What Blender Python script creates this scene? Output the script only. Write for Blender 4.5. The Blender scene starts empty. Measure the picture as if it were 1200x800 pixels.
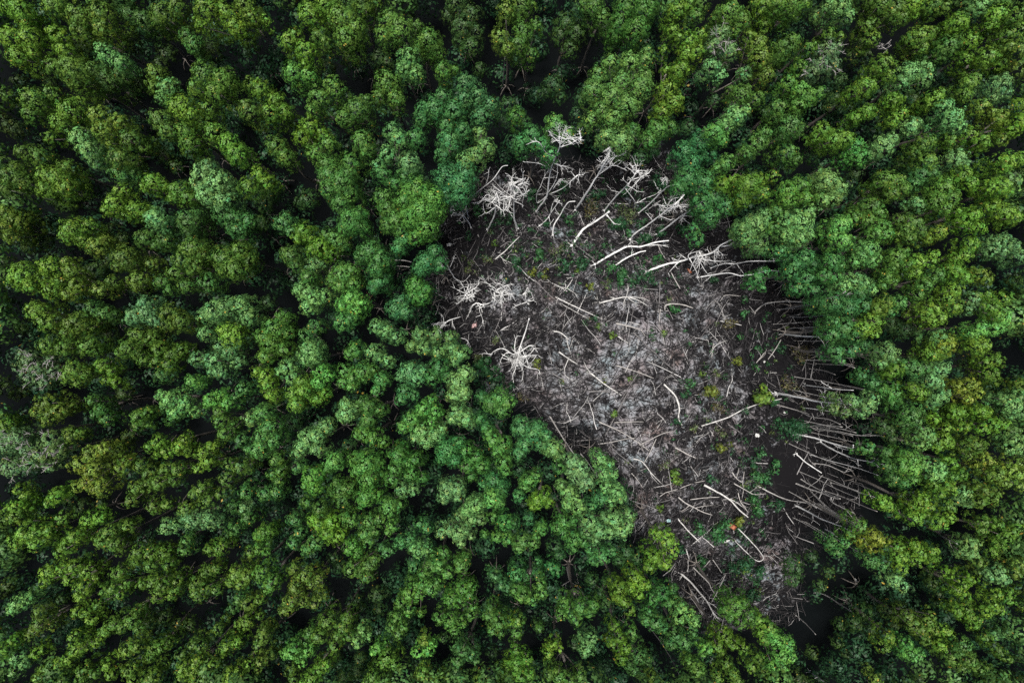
import bpy, math, random
import numpy as np

rng = np.random.default_rng(7)
random.seed(7)
C = bpy.context.scene.collection
H = 60.0            # camera height in metres
F = 800.0           # focal length in pixels of the 1200 px wide photograph

TREES = """@0,0,1.05
y 7,4,6 12,6,7 14,11,5
y 6,18,6 15,19,6 10,27,6 16,25,4
g 27,4,6 24,1,4
g 39,9,7 49,8,7 50,15,6 40,16,6
y 29,18,6 31,24,5
d 41,23,6 37,26,4
p 51,26,6 57,30,5
g 27,32,5 36,34,8 38,39,6
b 46,35,6 52,39,7 58,36,5
d 64,37,5 67,40,4
d 62,20,5 65,23,4
b 63,8,6 69,11,6 58,5,3
g 78,8,7 84,5,6 75,11,4
y 99,6,8 107,7,6 112,14,6 95,12,4
g 116,4,6 119,9,5
b 89,18,5 92,22,5
d 100,24,6
d 79,26,5 76,31,4
g 74,35,5 72,41,4
p 80,42,6 77,46,4
g 97,36,7 106,39,7 93,42,5 102,44,6
y 86,51,7 90,54,5
g 76,57,6 79,62,5
g 88,62,6 97,58,5 101,63,6 90,68,6 98,52,5
y 108,68,6 112,73,6
g 118,53,6 115,49,3
g 18,48,7 26,45,5 16,54,5
d 22,37,4 26,40,4
d 10,39,4
g 4,45,4
y 35,53,7 30,58,6 39,49,4 25,65,4
o 48,55,6 50,62,6 57,58,5 52,67,3
p 39,65,6 43,71,6 46,76,4
g 63,66,6 68,69,4
g 57,75,6 62,76,4
g 13,72,5 20,74,6 9,79,4
d 3,58,5 8,61,5 1,52,4
d 78,73,4 83,78,4
d 118,22,4
g 32,79,5
p 98,79,5
g 118,40,4
@300,0,1.05
y 26,8,7 33,4,6 36,2,4
g 41,10,8 47,14,6 43,19,7
g 30,18,5 33,21,4
y 16,20,5 19,17,4
y 24,25,6 23,31,3
l 18,35,6 25,36,5
g 51,4,6 56,3,4 47,2,3
g 63,10,6 68,15,7 60,17,5 75,13,4
d 72,4,5
d 58,28,5 62,30,4
g 81,20,7 85,25,5 76,24,4
p 72,28,6 75,35,5 70,33,5
g 88,34,5 93,33,3
d 94,3,6 101,8,6 97,14,7 103,16,5 90,8,4
d 101,23,6 96,20,5
o 117,6,5 114,18,5 118,23,4
d 105,33,4
d 44,28,5 34,33,5
g 62,40,7 66,47,5 58,46,4
y 3,43,6 10,48,5 7,54,6 14,53,5
g 30,47,6 37,42,6 27,52,4
g 48,52,7 42,56,5 52,48,4
y 26,60,6 22,65,5 31,63,4
g 10,69,6 14,74,5
g 34,68,5 28,72,5
g 50,67,6 52,71,4
p 64,62,5 67,66,5 62,73,5 58,78,4
b 84,52,7 93,53,7 79,52,5 88,46,5 90,59,6 78,56,5
b 75,65,5
b 98,40,6 104,46,6 110,50,5 106,55,6 98,47,5
b 91,67,7 97,62,5 88,73,5
p 108,69,5 103,73,5 105,63,4 98,76,5
g 34,78,6 45,77,6
p 72,77,6
d 17,61,4
d 2,8,4
y 5,10,3
d 118,50,5 115,57,4
@600,0,1.05
g 4,4,6 9,2,3 2,8,4
g 5,16,6 3,22,6 9,26,4 11,13,4
d 25,12,6 30,17,6 22,18,5 27,24,5
g 38,4,6 42,9,5 34,2,3
g 53,4,7 61,6,7 50,12,6 58,15,7 65,4,4 48,17,4
d 42,16,6 47,22,4
y 77,6,6 83,3,4 74,9,3
y 75,15,4 78,18,3
g 89,2,5 86,8,4
g 101,7,7 107,10,5 96,9,4 104,14,4
y 117,5,6 114,2,3 118,12,4
y 83,20,5 86,25,5 81,26,5 88,17,4
y 78,34,6 72,33,3 71,24,3
w 97,18,6 101,25,5 94,22,4
o 114,21,6 116,28,6 118,36,5 111,17,3
p 93,32,5 97,36,4 109,35,4
g 107,45,6 114,47,5 102,43,3
Y 46,30,5 55,30,6 62,29,5 63,25,4 40,36,5 51,39,6 60,42,7 46,46,7 54,50,7 42,52,5 37,57,5 62,37,5 38,43,6 47,56,6
y 72,43,6 75,49,6 70,53,5 78,47,3
g 68,61,6 74,60,4 64,66,5 56,62,5
d 19,41,6 22,46,4 15,44,4
d 32,47,4 30,54,4
g 20,59,6 26,63,4
b 9,64,6 4,68,5 13,68,5 18,73,5
p 104,55,6 109,52,3 100,59,4
l 94,63,6 98,66,4
b 88,67,6 80,72,6 84,77,5 92,72,5
g 114,68,6 118,63,4 110,72,4
g 100,77,5 96,79,3
p 51,67,7 44,65,5
d 82,60,4 76,62,3
d 94,48,4
g 2,55,5
d 6,58,4
d 118,54,4
d 60,74,5 66,71,4
@900,0,1.05
g 10,3,7 4,4,6 16,2,5
p 33,4,6 37,8,4 28,4,4
d 22,8,5
d 8,9,4
g 52,3,6 58,6,6 62,9,4 47,2,4
y 67,3,5 68,7,3
g 76,4,5 82,4,4
p 98,4,5 94,6,4
y 106,8,6 110,11,4 104,12,4
g 116,8,6 117,15,5 111,17,4 109,2,4
y 87,12,6 83,14,4 91,12,3
g 70,18,6 75,16,4 66,19,4 71,23,4
b 82,23,6 87,20,4 80,27,4
y 94,20,5 92,28,4
y 101,28,6 107,24,5 108,31,4 98,32,4
g 117,24,6 112,23,4
o 117,33,5
g 7,23,7 12,20,4 4,27,5
w 27,25,6 31,23,4 24,31,5 29,31,5 20,35,4
g 19,23,4 14,32,4
g 28,17,4 33,18,3
g 46,13,5 48,19,4
d 42,22,5 39,27,5 45,27,4
g 53,31,6 49,34,4 56,36,4
p 65,35,6 72,33,5 62,39,4 73,38,4
y 44,42,6 48,41,3 39,44,4
y 57,48,5 61,47,3
g 93,40,5 91,45,4 97,37,3
p 107,41,6 104,46,4 111,44,3
g 9,40,5 14,43,5 17,46,6 13,50,5 23,44,4
d 31,47,5 29,51,4
d 33,38,4
g 4,51,5 2,56,3
y 77,47,5 73,50,4 80,44,3
p 85,56,6 82,51,5 88,60,4 83,60,3
y 45,53,5 48,52,3 40,56,4
y 61,54,4 58,57,4
d 67,47,4
g 98,51,5
g 9,60,7 14,61,4 6,65,4
g 8,72,6 12,75,4
y 25,62,5 30,66,6 35,66,5 22,65,3
l 40,69,5 42,74,5 37,74,4
p 53,69,6 57,66,4 49,73,4
p 66,60,5 69,58,3
g 72,68,5 76,66,3 68,72,4
g 74,76,5
y 99,67,5 93,64,5 97,71,3
p 87,75,6 91,77,3
y 110,77,6 116,75,4
o 107,56,5 104,53,3
y 117,58,5 113,62,4 117,50,5
g 84,66,4
g 108,66,4
d 20,73,5
d 60,78,4
@0,200,1.2
g 8,3,6 4,9,4 13,6,5
y 28,4,6 22,2,4 32,8,5 24,9,5
d 34,10,6 33,16,5 28,14,4
o 5,21,5 10,24,5 3,27,5 7,31,4 2,19,3
d 17,23,5 16,31,4
d 15,36,4 22,34,4
b 58,2,5 64,1,3
y 73,6,5 77,7,3 69,8,3
y 55,16,5 58,10,4 51,19,3
y 65,19,5 69,18,3 60,21,3
y 36,28,6 43,26,4 33,31,4 40,33,4
o 47,36,5 50,33,3
d 54,29,4 58,32,3
p 74,23,5 77,26,4 71,22,3
b 69,32,5 73,35,3
b 79,33,5
g 85,10,5 89,13,4 82,13,3 91,7,3
b 90,24,6 86,26,3 94,22,4 90,29,4
p 97,3,6 103,6,6 109,9,4 98,12,5 105,14,5 94,8,4
b 106,20,6 111,23,5 113,28,5 117,24,4 110,27,4
g 117,8,5
o 60,41,6 63,44,4 56,45,3
o 66,51,5 72,44,4 65,54,3
d 46,47,5 50,44,3
o 54,53,4
o 48,56,4
y 12,50,6 9,52,3 15,54,4 12,45,3
y 25,45,5 22,50,4 26,56,5 30,52,4
o 35,47,4 37,54,4 34,58,4 32,43,3
g 92,37,6 87,42,5 96,40,4 83,48,4 92,45,5
b 77,52,4 80,56,3
b 88,54,4
b 99,53,5
g 106,41,6 113,38,5 111,46,6 105,46,4 117,42,4
d 4,44,4
d 3,63,5
y 19,66,5 24,71,5 27,73,3 16,64,3
b 45,65,4 50,67,4 54,68,3
g 38,72,6 43,73,4 33,76,4 40,68,3
p 69,62,4 65,68,5 70,67,5 74,70,4 62,70,3
g 80,67,5 85,71,5 79,72,4
g 66,77,5 72,78,4
p 102,66,6 97,68,4 107,64,5 113,63,5 117,68,5
y 110,77,6 106,75,4
p 97,76,4
d 12,73,4
d 53,77,4
@300,200,1.2
g 36,3,6 41,6,6 35,9,5 44,11,5 40,15,5 44,2,4 32,3,3
d 25,14,5 21,15,3
y 2,2,4 5,6,4
d 8,10,5 5,15,5
d 3,25,4
b 14,25,5 17,29,3
y 23,29,5 26,32,3 20,32,3
l 76,10,7 83,14,6 70,15,5 78,19,7 85,20,4 73,22,6 80,27,6 75,31,4 71,10,4
g 60,13,5 62,18,5 66,23,5 62,26,4 68,28,4
b 70,32,4 67,36,4
b 60,2,5 65,6,4 72,3,6
b 90,4,7 96,7,6 89,12,5 98,2,6 96,12,5
g 45,24,6 50,27,4 42,27,4 49,21,4
g 38,33,5 34,31,4 41,35,4
y 31,36,5 35,39,4 27,37,4
g 17,40,5 14,39,3 19,44,4
p 26,46,5 30,43,4
g 25,50,4
g 54,38,6 50,40,4 59,42,5 57,46,5
b 58,52,5 55,55,3 61,50,3
g 41,49,6 45,47,4 37,52,4 46,53,4 40,54,4
b 80,43,5 84,38,4 77,46,4 86,44,4
g 75,54,5 78,59,4 74,59,4 80,56,3
b 68,61,4 66,65,5 70,66,4
p 24,57,5 20,56,3 28,61,4 25,64,4 32,59,4
l 45,60,5 49,62,4 41,63,4 47,65,4
b 41,71,5 45,69,4
g 13,69,4 10,74,6 15,76,4 5,78,5
d 6,62,4
p 57,73,4 61,75,4 66,78,4
b 28,73,4 24,77,4
p 77,77,4 84,77,4 91,78,3
d 62,54,4
@600,200,1.2
y 98,7,4 101,5,3
y 110,7,6 107,13,5 115,5,4 117,11,4 104,5,3
b 89,6,6 94,13,6 88,16,5 82,4,6 99,17,5 92,22,5 78,8,4
b 87,32,3 85,28,3
p 113,26,6 117,22,4 110,31,5 115,35,5 107,27,4
b 114,51,4 111,54,2 118,48,3 117,55,2
@900,200,1.2
y 2,3,3
g 8,10,5 14,8,5 17,13,4 9,14,4 23,12,3
p 27,6,6 32,9,5 25,3,4 30,13,4 26,14,3
d 40,2,4
g 53,5,5 58,6,5 62,9,4 57,11,4
b 70,3,5 67,7,4 75,2,4
y 90,3,5 94,6,4
g 80,9,6 84,13,5 77,15,5 81,18,4
y 108,8,5 103,8,4 111,10,3
y 109,20,5 104,17,4 114,22,4
y 95,21,4 91,24,4 97,27,4 89,19,3
d 113,3,5
d 118,11,4
g 3,20,4 2,27,4
p 9,24,5 14,25,6 19,20,4 13,32,5 8,30,4 19,30,3
b 5,38,4 9,36,3
l 33,26,5 36,24,3 34,33,5 30,30,4
d 24,31,4
g 47,17,5 43,18,3 51,20,4 46,23,4 40,22,4
g 52,26,4 54,30,4 49,30,4
p 69,15,3 71,17,3
g 67,25,5 64,28,4 70,28,4 66,32,3 61,23,3
y 60,31,3
o 79,29,4 75,32,3
p 46,37,5 43,40,4 48,42,4 41,37,3 40,43,3
g 59,41,5 64,44,4 57,45,4 63,38,3
y 69,43,4 68,48,4 75,43,3 77,40,3
y 91,40,4 87,41,3 94,35,4
p 106,34,4 103,38,4 109,38,3 113,36,4 117,40,4 110,32,3
b 16,41,5 12,44,4 20,44,4 10,48,4 17,51,5 21,56,4 13,55,4 10,41,3
b 29,43,5 33,45,3 26,49,4 31,50,3
p 39,52,5 44,53,4 35,54,4 48,56,3
g 55,50,4 58,52,3 53,54,3
g 79,49,4 75,51,3 72,54,4 69,58,4
y 87,47,4 91,50,4 84,46,3
o 98,49,4 102,51,3 96,47,2
y 86,56,4 83,60,4 86,64,4
o 54,62,4 51,65,4
b 60,62,4 57,66,3
b 29,62,6 36,64,6 24,63,4 43,63,5 42,58,4
y 76,65,4 73,68,4 79,69,4 76,71,3
p 95,61,4 98,63,3 93,65,3
y 103,64,4 101,58,3 109,60,4 107,68,3
d 118,60,4
d 114,52,3
l 109,69,4 105,74,4 99,74,4 94,77,4 111,72,3
y 48,71,5 44,74,4 49,76,3
b 34,74,6 40,77,5 29,77,4 30,71,4
d 63,74,5 57,72,4 68,76,3
p 79,78,4
o 84,79,3
d 118,74,4
@0,400,1.15
g 24,2,5 32,3,5
g 43,2,5 40,5,3 47,4,3
g 61,3,5 57,5,3 66,6,4 68,9,3
g 76,4,5 82,6,5 74,9,4 80,11,4 86,4,4
b 77,16,4
w 15,9,5 12,6,3 19,13,4 15,17,4 22,19,4 26,14,4 10,12,3 24,9,3
g 36,13,5 33,16,4 40,15,4 37,19,3
y 49,11,4 53,14,3 55,19,3 51,18,3
d 4,22,4 2,18,3
d 8,25,3 12,23,3
d 59,24,4
o 23,29,5 20,33,4 25,34,4 29,32,4 34,31,3 22,37,3
b 44,28,4 48,32,4 51,36,4 46,34,3
g 66,35,4 70,33,3 65,39,3 69,38,3
p 93,8,4 101,9,5 104,14,4 100,14,3 108,5,4
p 112,9,4 104,2,4 111,1,4
l 91,19,4 94,20,3
p 81,27,5 87,29,4 77,31,3 83,33,4 92,33,3 76,25,3
b 80,37,3
l 100,27,4 104,25,3 107,29,4 98,29,3
g 104,37,4 106,43,4 103,33,3 110,40,3
b 115,22,4 112,26,3
p 118,36,4
y 5,39,4 2,36,3 7,36,2
w 10,45,5 5,48,5 14,51,4 3,44,4
w 25,46,5 21,53,5 28,51,4
w 8,59,5 3,58,4 15,57,4 24,58,3
g 34,44,4 38,43,3 32,42,2
d 62,44,4
o 45,52,5 39,57,5 50,50,4 45,60,5 42,66,4 48,68,5 37,68,3
o 56,51,4 58,59,4 60,56,3 54,57,3
y 75,47,4 71,49,3 74,53,2
y 79,51,4 85,49,4 89,51,3 87,46,3
y 96,52,4 98,56,4 94,59,3 100,49,3
g 67,58,4 71,61,4 65,68,4 70,67,4 63,74,4
g 78,60,4 84,60,4 75,66,4 82,65,3
b 114,46,4 117,50,3
g 113,58,4 117,59,3 108,57,3 107,64,4
b 116,70,4
y 10,69,3 13,72,3
y 9,77,4 15,77,3 5,78,3
y 27,72,4 24,75,3 29,70,3
d 34,74,4 40,77,4 48,75,4
g 73,77,4 79,76,3
g 95,69,4 98,74,4 104,71,3 92,71,3
g 88,78,4
b 110,77,4
p 115,78,3
@300,400,1.2
p 26,4,6 24,8,4 28,7,4
g 8,1,5 5,7,4 14,4,4
g 47,4,4 44,6,3
p 55,5,4 58,7,3 62,9,3
p 16,12,5 12,14,3 18,17,4
l 31,14,4 30,19,4 34,16,3
y 22,19,4 18,24,4 23,23,4 19,29,4 21,30,3
y 30,26,4 33,24,3 28,27,3
y 5,16,4 6,20,4 8,25,4 1,14,3
g 42,14,4 46,17,4 51,14,5 55,13,3 45,21,3 41,19,3
g 59,18,4 57,23,3
p 72,14,5 75,17,4 68,16,3 78,14,3
b 70,23,4 74,25,3 68,27,3
b 86,12,5 83,17,4 89,16,3
p 94,19,5 98,15,4 93,25,4 97,24,4
p 43,33,5 41,35,3 47,31,3 42,29,3
g 53,30,4 50,28,3 58,32,3 53,36,4 51,39,3
g 51,43,4 55,45,4 60,47,3 48,43,3
l 79,31,4 82,28,3 84,33,4 77,33,3 82,38,3
l 73,36,4 69,40,3 74,40,3
p 78,42,4 80,46,4 84,44,4 87,41,3 75,45,3
p 94,33,4 98,36,4 92,36,3 100,38,3
b 105,36,3 108,40,3
l 4,34,5 7,40,5 3,44,4 2,50,5 9,46,4
p 25,45,5 22,49,4 29,44,4 29,50,4 20,52,3 33,40,4
l 37,56,5 40,55,3 34,59,3
g 10,55,4 12,60,3 8,62,3 11,65,3
g 52,57,6 57,57,4 48,60,4 53,64,5 58,62,3 47,55,4
g 67,53,5 71,56,4 75,55,4 66,59,4 73,62,4 78,64,3 64,64,4 69,50,3
p 69,69,4 74,69,3
b 90,50,6 93,55,4 88,54,4 95,47,3
g 99,58,4 103,54,4 106,58,4 98,51,4 101,63,3
l 27,63,5 30,62,3 24,67,3 28,68,4
g 40,69,5 44,68,4 36,70,3 41,74,4 38,66,3
l 52,72,5 56,71,4 50,75,3 58,73,2
p 90,69,5 94,68,4 88,73,3 95,72,3
b 112,65,5 107,67,3 115,69,4
l 111,73,5 114,75,3
g 111,46,4 116,48,4 113,51,3 109,43,3
g 116,56,4 117,60,3
p 103,76,5 99,79,3
g 63,77,5 67,76,3
g 24,75,3
g 31,78,4
b 10,70,4 5,71,4
g 110,29,5 114,26,4 115,32,4 118,28,4
b 106,26,3
b 20,59,3
p 73,2,3 79,3,4 86,5,4
p 92,3,4 96,6,4 93,9,3
d 44,49,4
d 17,38,5
@600,400,1.2
b 4,40,5 10,43,5 6,48,4 3,52,4 14,48,4 12,40,4 16,44,3
p 19,50,5 22,53,3
p 28,56,4 32,59,4 34,65,5 30,63,4 27,60,3
p 41,55,4 45,57,3 43,62,4 47,62,3
l 8,65,4 11,63,3 6,68,3
y 12,74,4 15,72,3 17,75,3 10,76,3
p 26,70,4 23,67,3 29,73,3 31,77,4 26,76,3
p 49,70,4 51,73,3 46,74,3 44,68,3
b 41,73,4 37,77,3
d 3,60,4
b 3,72,3
g 22,59,3
@900,400,1.2
b 31,5,4 38,4,4 44,2,4 34,9,2 28,3,2
p 55,5,5 58,8,3 53,10,3
y 59,13,4 56,15,3
y 79,3,5 75,6,4 81,6,3
a 83,2,4
y 97,2,5 101,2,3
g 105,9,4 101,10,3 103,15,4 105,18,3
d 92,10,4
b 67,13,5 72,12,4 63,11,3
p 79,14,4 76,18,4 82,12,3 79,20,3
b 43,16,3 48,19,4 45,13,2
p 40,28,3 46,30,4 44,33,3 49,27,3
w 34,27,3 29,25,2 30,31,3 36,33,3
b 57,24,5 53,22,3 60,27,3 58,29,3
y 70,24,4 74,25,3 67,22,3
p 79,26,4 82,24,3 77,29,3
a 94,20,4 90,23,3 97,24,3 88,21,3 93,27,3
d 103,25,4
p 113,30,5 110,27,3 116,26,4 113,34,3
g 117,21,4
b 65,34,5 69,32,4 63,38,4 68,37,4
y 86,33,4 90,33,3 88,36,3
y 98,33,4 101,33,3
y 77,36,3
y 104,39,4 108,37,4 100,41,3 110,39,2
y 90,40,3 93,40,2
y 83,41,3 81,46,4 84,47,3 79,49,3
p 73,43,4 75,46,4 71,48,3 70,44,3
d 55,41,4 52,39,4 57,45,3
b 46,50,3 43,51,2 48,49,2
g 95,48,5 99,49,3 91,49,3 93,53,3
p 114,46,4 117,50,4 112,50,3
l 65,55,5 69,54,3 62,58,4 67,60,4 70,58,3 63,53,3 67,64,3
p 77,62,4 80,58,3 81,61,3 74,58,3
y 86,57,3 83,55,2
g 90,62,3 86,63,3
a 102,56,4 98,59,3 101,53,2
o 107,62,4 104,63,3 112,60,4 116,62,4 110,66,3 117,67,3 116,57,3
b 56,58,4 58,64,4 55,52,3
b 63,66,3
y 83,68,4 80,71,3 77,67,3 86,68,2
p 91,71,4 93,75,3 88,74,3
g 100,70,4 103,73,4 98,75,3 105,70,3 96,67,3
y 70,76,4 74,77,3 67,77,3 72,73,3
y 53,75,4 56,77,3
d 62,72,3
g 84,77,3
@0,600,1.2
g 9,1,4 3,3,4
y 14,9,5 9,13,4 19,9,4 22,12,3 8,17,2 18,14,4 24,8,3 14,4,2
g 30,2,3
y 43,3,4 48,2,3
y 36,11,4 39,9,3 33,15,4 29,18,3
g 52,9,4 57,7,3 50,13,4 55,14,4 61,6,3 47,12,3 57,17,3
p 79,6,4 83,6,3
p 92,3,5 98,3,4 88,2,3 102,4,4 96,6,2
b 111,7,4 107,11,3 117,2,4
b 88,13,3 87,17,3
g 104,16,4 99,17,3
g 118,18,3
g 66,18,4 64,23,3 72,19,4 78,19,4 72,24,4 80,24,3 76,17,2
g 73,32,4 78,33,4 68,33,3 75,38,4 83,35,3 84,31,3 81,38,3
g 98,27,4 102,26,3
g 93,33,4 97,35,3 94,39,3 102,36,3 92,37,3
g 112,28,5 117,29,4 109,32,3 113,33,3
y 24,27,4 30,26,3 22,32,3 36,25,4 42,27,4 45,30,3 40,35,4 38,39,3 33,31,3
g 57,28,4 60,33,3 54,35,4 50,36,3 57,38,3 47,43,3
y 37,46,3 41,47,3 44,50,3
d 6,33,4 3,37,3
p 10,42,4 7,45,3 14,40,3
o 20,51,4 16,55,3 25,52,3 14,58,2 19,46,3
d 24,43,4 30,40,3
g 54,52,4 58,53,3 63,50,4 66,53,3 65,46,3 50,55,3
d 72,50,4 78,48,4
d 85,51,4 90,52,4
b 113,40,3 110,44,3
g 117,42,4
g 103,54,3
g 116,51,4 112,52,2
y 3,64,4 7,60,3
p 10,66,4 12,70,3 8,74,3
y 18,65,3 21,64,2
y 37,63,4 42,62,3 33,68,3 29,70,3 36,57,3 46,60,3
y 20,76,4 22,73,2
g 61,63,4 58,66,2 65,62,3
g 73,63,4 77,62,3 71,67,3 80,60,3
g 92,61,3 95,62,3 86,66,3
y 107,62,4 112,60,3
g 41,73,4 45,75,3 39,77,3
g 30,78,3
y 51,71,3 53,75,3
g 62,73,4 63,78,3
g 73,76,4 70,78,3
y 87,72,4 92,73,4 86,76,3 98,76,3 93,69,3 101,71,3 92,78,3
y 109,76,4 113,74,3 117,71,3 106,79,3
@300,600,1.25
g 5,9,4 8,8,3 2,10,3
g 2,17,3 5,18,2
y 30,5,4 36,4,4 34,9,4 37,11,4 40,10,3 27,3,3
g 45,3,4 42,2,3
b 19,3,4 21,9,3 18,14,3
b 28,14,4 24,17,3
g 54,4,4 52,9,4 56,8,3 53,13,3 58,3,3
g 64,6,3 62,9,2
b 80,7,3 77,5,3
g 46,15,4 48,18,3 44,17,3
b 61,18,3 64,17,2 59,16,2
b 72,12,3 68,14,3
p 77,17,4 80,17,3 74,16,3
b 74,25,3 76,23,2
g 82,25,4 86,24,4 79,28,3 90,28,3 84,21,3 88,19,3
g 82,35,4 85,33,3 79,33,3
p 95,9,4 98,7,3 96,13,3 91,8,3 101,11,2 87,9,3
p 101,2,4 105,3,3 96,1,3
g 107,10,2 111,2,3
g 96,24,4 98,21,3 94,26,2
g 97,35,4 101,34,3 92,40,4 96,41,3 89,40,2 100,38,3
g 117,4,4
g 113,11,3 118,12,3
b 112,29,3 115,33,3 118,35,3 110,28,2
d 37,21,3 39,25,3
g 45,26,4 49,27,3 53,24,4 56,22,3 52,30,3
o 24,29,4 27,33,3 19,34,4 30,31,3 17,41,4 23,41,3 14,45,3 31,39,3 18,26,3 20,37,3 28,42,3
g 3,28,4 8,32,4 6,35,3
g 2,40,3 2,48,2
d 57,38,4 61,37,2
d 48,41,3 50,44,2
d 58,45,3
g 72,37,4 76,38,3 68,42,3 72,45,3 75,34,2 77,47,2
g 66,49,3 64,53,3 69,53,3 67,56,3
g 91,50,4 95,49,3 93,54,3 86,49,3 97,52,2 101,47,3 102,44,2
g 110,48,4 114,50,4 111,54,3 115,55,3 110,45,3
y 118,50,3
g 34,50,4 41,53,4 39,57,3 44,57,3 43,49,3
g 30,57,4 37,62,3
p 50,55,3 48,60,3 53,58,2
b 26,55,3 24,59,3
l 57,63,3 55,65,2 60,60,2
g 62,66,4 60,70,3 65,70,3
d 49,68,3 48,74,3
l 18,64,4 21,67,3 15,65,3 25,64,3 22,70,2
d 34,68,4 38,66,3
y 27,76,4 30,73,3 24,78,3 33,71,3
g 17,73,3 18,77,3
o 79,59,3
l 81,64,3 76,65,3 83,61,2
d 88,58,3
b 97,64,4 101,66,3 95,69,3 103,69,2 94,62,3
p 94,75,3 96,78,3
a 76,78,3 80,77,3
y 78,74,3
g 105,78,3
y 118,71,3 115,76,3 118,76,3
d 111,65,3
g 4,57,4 2,61,3
g 7,66,3 3,69,3 5,54,3 1,74,2
g 55,77,4 60,78,4 52,79,2
y 86,78,3
d 42,77,4
@600,600,1.25
b 1,4,3
b 8,3,3
g 14,7,3 13,9,2
g 5,13,4 10,14,3 3,16,3 11,11,2
g 24,4,4 21,7,3 28,3,3 24,9,3
p 36,4,4 41,8,4 39,12,3 44,2,3 35,9,3
p 48,3,4 51,8,4 54,6,3 46,9,3 55,1,3
g 29,12,4 33,13,3 28,16,3
d 20,15,4 22,19,3
b 21,27,3 18,25,3
b 42,20,4 38,22,3 46,18,3 37,17,3
d 53,18,4 58,21,4 50,22,3
y 66,20,4 69,23,3 64,25,3 70,18,2
y 72,12,4 75,18,3 68,10,3 76,14,2 72,24,3
b 2,28,4 6,30,3 12,28,3 12,23,2
g 13,33,3 5,38,4 9,40,3 2,36,3 14,37,3
y 57,30,4 60,33,3 63,34,2 55,35,3 59,38,3
y 50,35,4 52,41,3 49,39,3 55,45,3
d 46,31,4 41,37,3 44,42,3 37,31,3
g 32,44,4 36,46,3 27,46,3 23,47,3 30,50,3 24,42,3 38,43,3
b 70,37,4 75,36,3 66,40,3 73,42,3 64,46,3 78,42,3
p 79,44,3 83,47,3 85,50,3 78,49,3
b 67,51,4 70,53,3 63,50,3
b 76,56,4 80,60,4 74,61,3 84,55,3
l 91,63,3 93,61,2 89,66,2
g 2,56,3 3,50,3
d 12,52,3
g 13,54,2
y 2,70,4 7,68,3 4,75,4 8,75,3 2,64,3
y 19,62,3 17,65,3 22,63,2
p 35,62,4 37,58,3 34,66,2
d 29,61,3
y 48,53,3 50,58,3 47,61,3 53,63,3 51,68,3
g 56,56,3
b 59,66,4 63,69,3 57,73,3 61,75,3 55,71,3
g 22,76,4 27,78,3 18,75,3 32,76,3
o 66,77,3
g 86,72,4 83,70,3 88,74,2
g 104,43,5 108,42,3 111,48,4 102,48,3 107,51,3 100,45,3
y 99,57,4 96,62,3 103,61,3 108,63,3 98,65,2
y 115,50,3 117,55,3 118,59,3
g 115,68,3 112,72,3 117,74,3
g 96,76,3 103,75,3 105,78,3 100,70,3
@900,600,1.25
a 49,11,4 53,13,3 48,16,3 44,13,3
b 47,22,4 52,24,3
y 61,20,4 62,26,3 60,16,3
y 70,18,4 73,20,3 68,15,3 68,22,3
y 77,18,3 78,21,2
y 68,2,4 73,1,3
y 79,4,4 84,2,3
b 32,18,3 29,14,3 35,14,3
g 38,10,3 42,6,4
d 11,24,5 11,30,4
d 20,20,3
d 28,28,3 24,34,3
p 58,32,3 62,34,3 60,30,2
p 93,15,4 96,14,3 90,18,3 95,19,3
g 98,23,3 98,28,2
g 100,4,3 99,8,3
y 106,5,3 110,11,4 113,9,3 107,14,3 116,7,3
g 104,18,3
o 117,24,4 115,28,3
p 107,28,4 109,31,3 103,29,3
y 90,33,3 94,31,3 91,38,3 88,36,3 83,28,3
d 76,33,3 79,38,3 74,29,3 78,42,2
y 88,46,3 92,44,3 94,48,3 86,43,2
y 104,42,3 107,45,3 101,46,3 106,38,3
y 95,52,3 98,50,2
g 112,40,3 113,37,2
d 44,46,4 40,51,4 33,52,3 47,54,3
d 55,45,4 58,52,3 62,44,3
g 67,52,4 71,54,3 65,48,3 74,50,3 76,54,3 73,59,3 76,48,2
y 82,55,3 85,57,2 80,62,3 84,61,2 77,61,2
g 56,58,3 53,62,3
l 65,65,4 69,66,3 62,64,3 71,65,2 64,61,3
b 90,61,4 88,64,3
g 85,67,4 93,68,4 90,72,3 97,72,3 102,73,3
p 110,55,3 115,58,3 106,56,3 112,50,3
g 101,58,3 106,63,3 109,66,3 112,68,2
g 118,43,3 118,36,3
d 118,67,3
d 117,78,3
g 109,77,3 103,78,3
l 3,59,4 8,61,4 5,66,4 10,67,3 1,55,3 2,71,3 6,71,3
g 2,76,3
o 0,53,3
d 32,60,3 36,66,2
d 12,76,4 16,78,3
d 20,65,3
o 50,78,3
d 70,77,3"""
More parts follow.
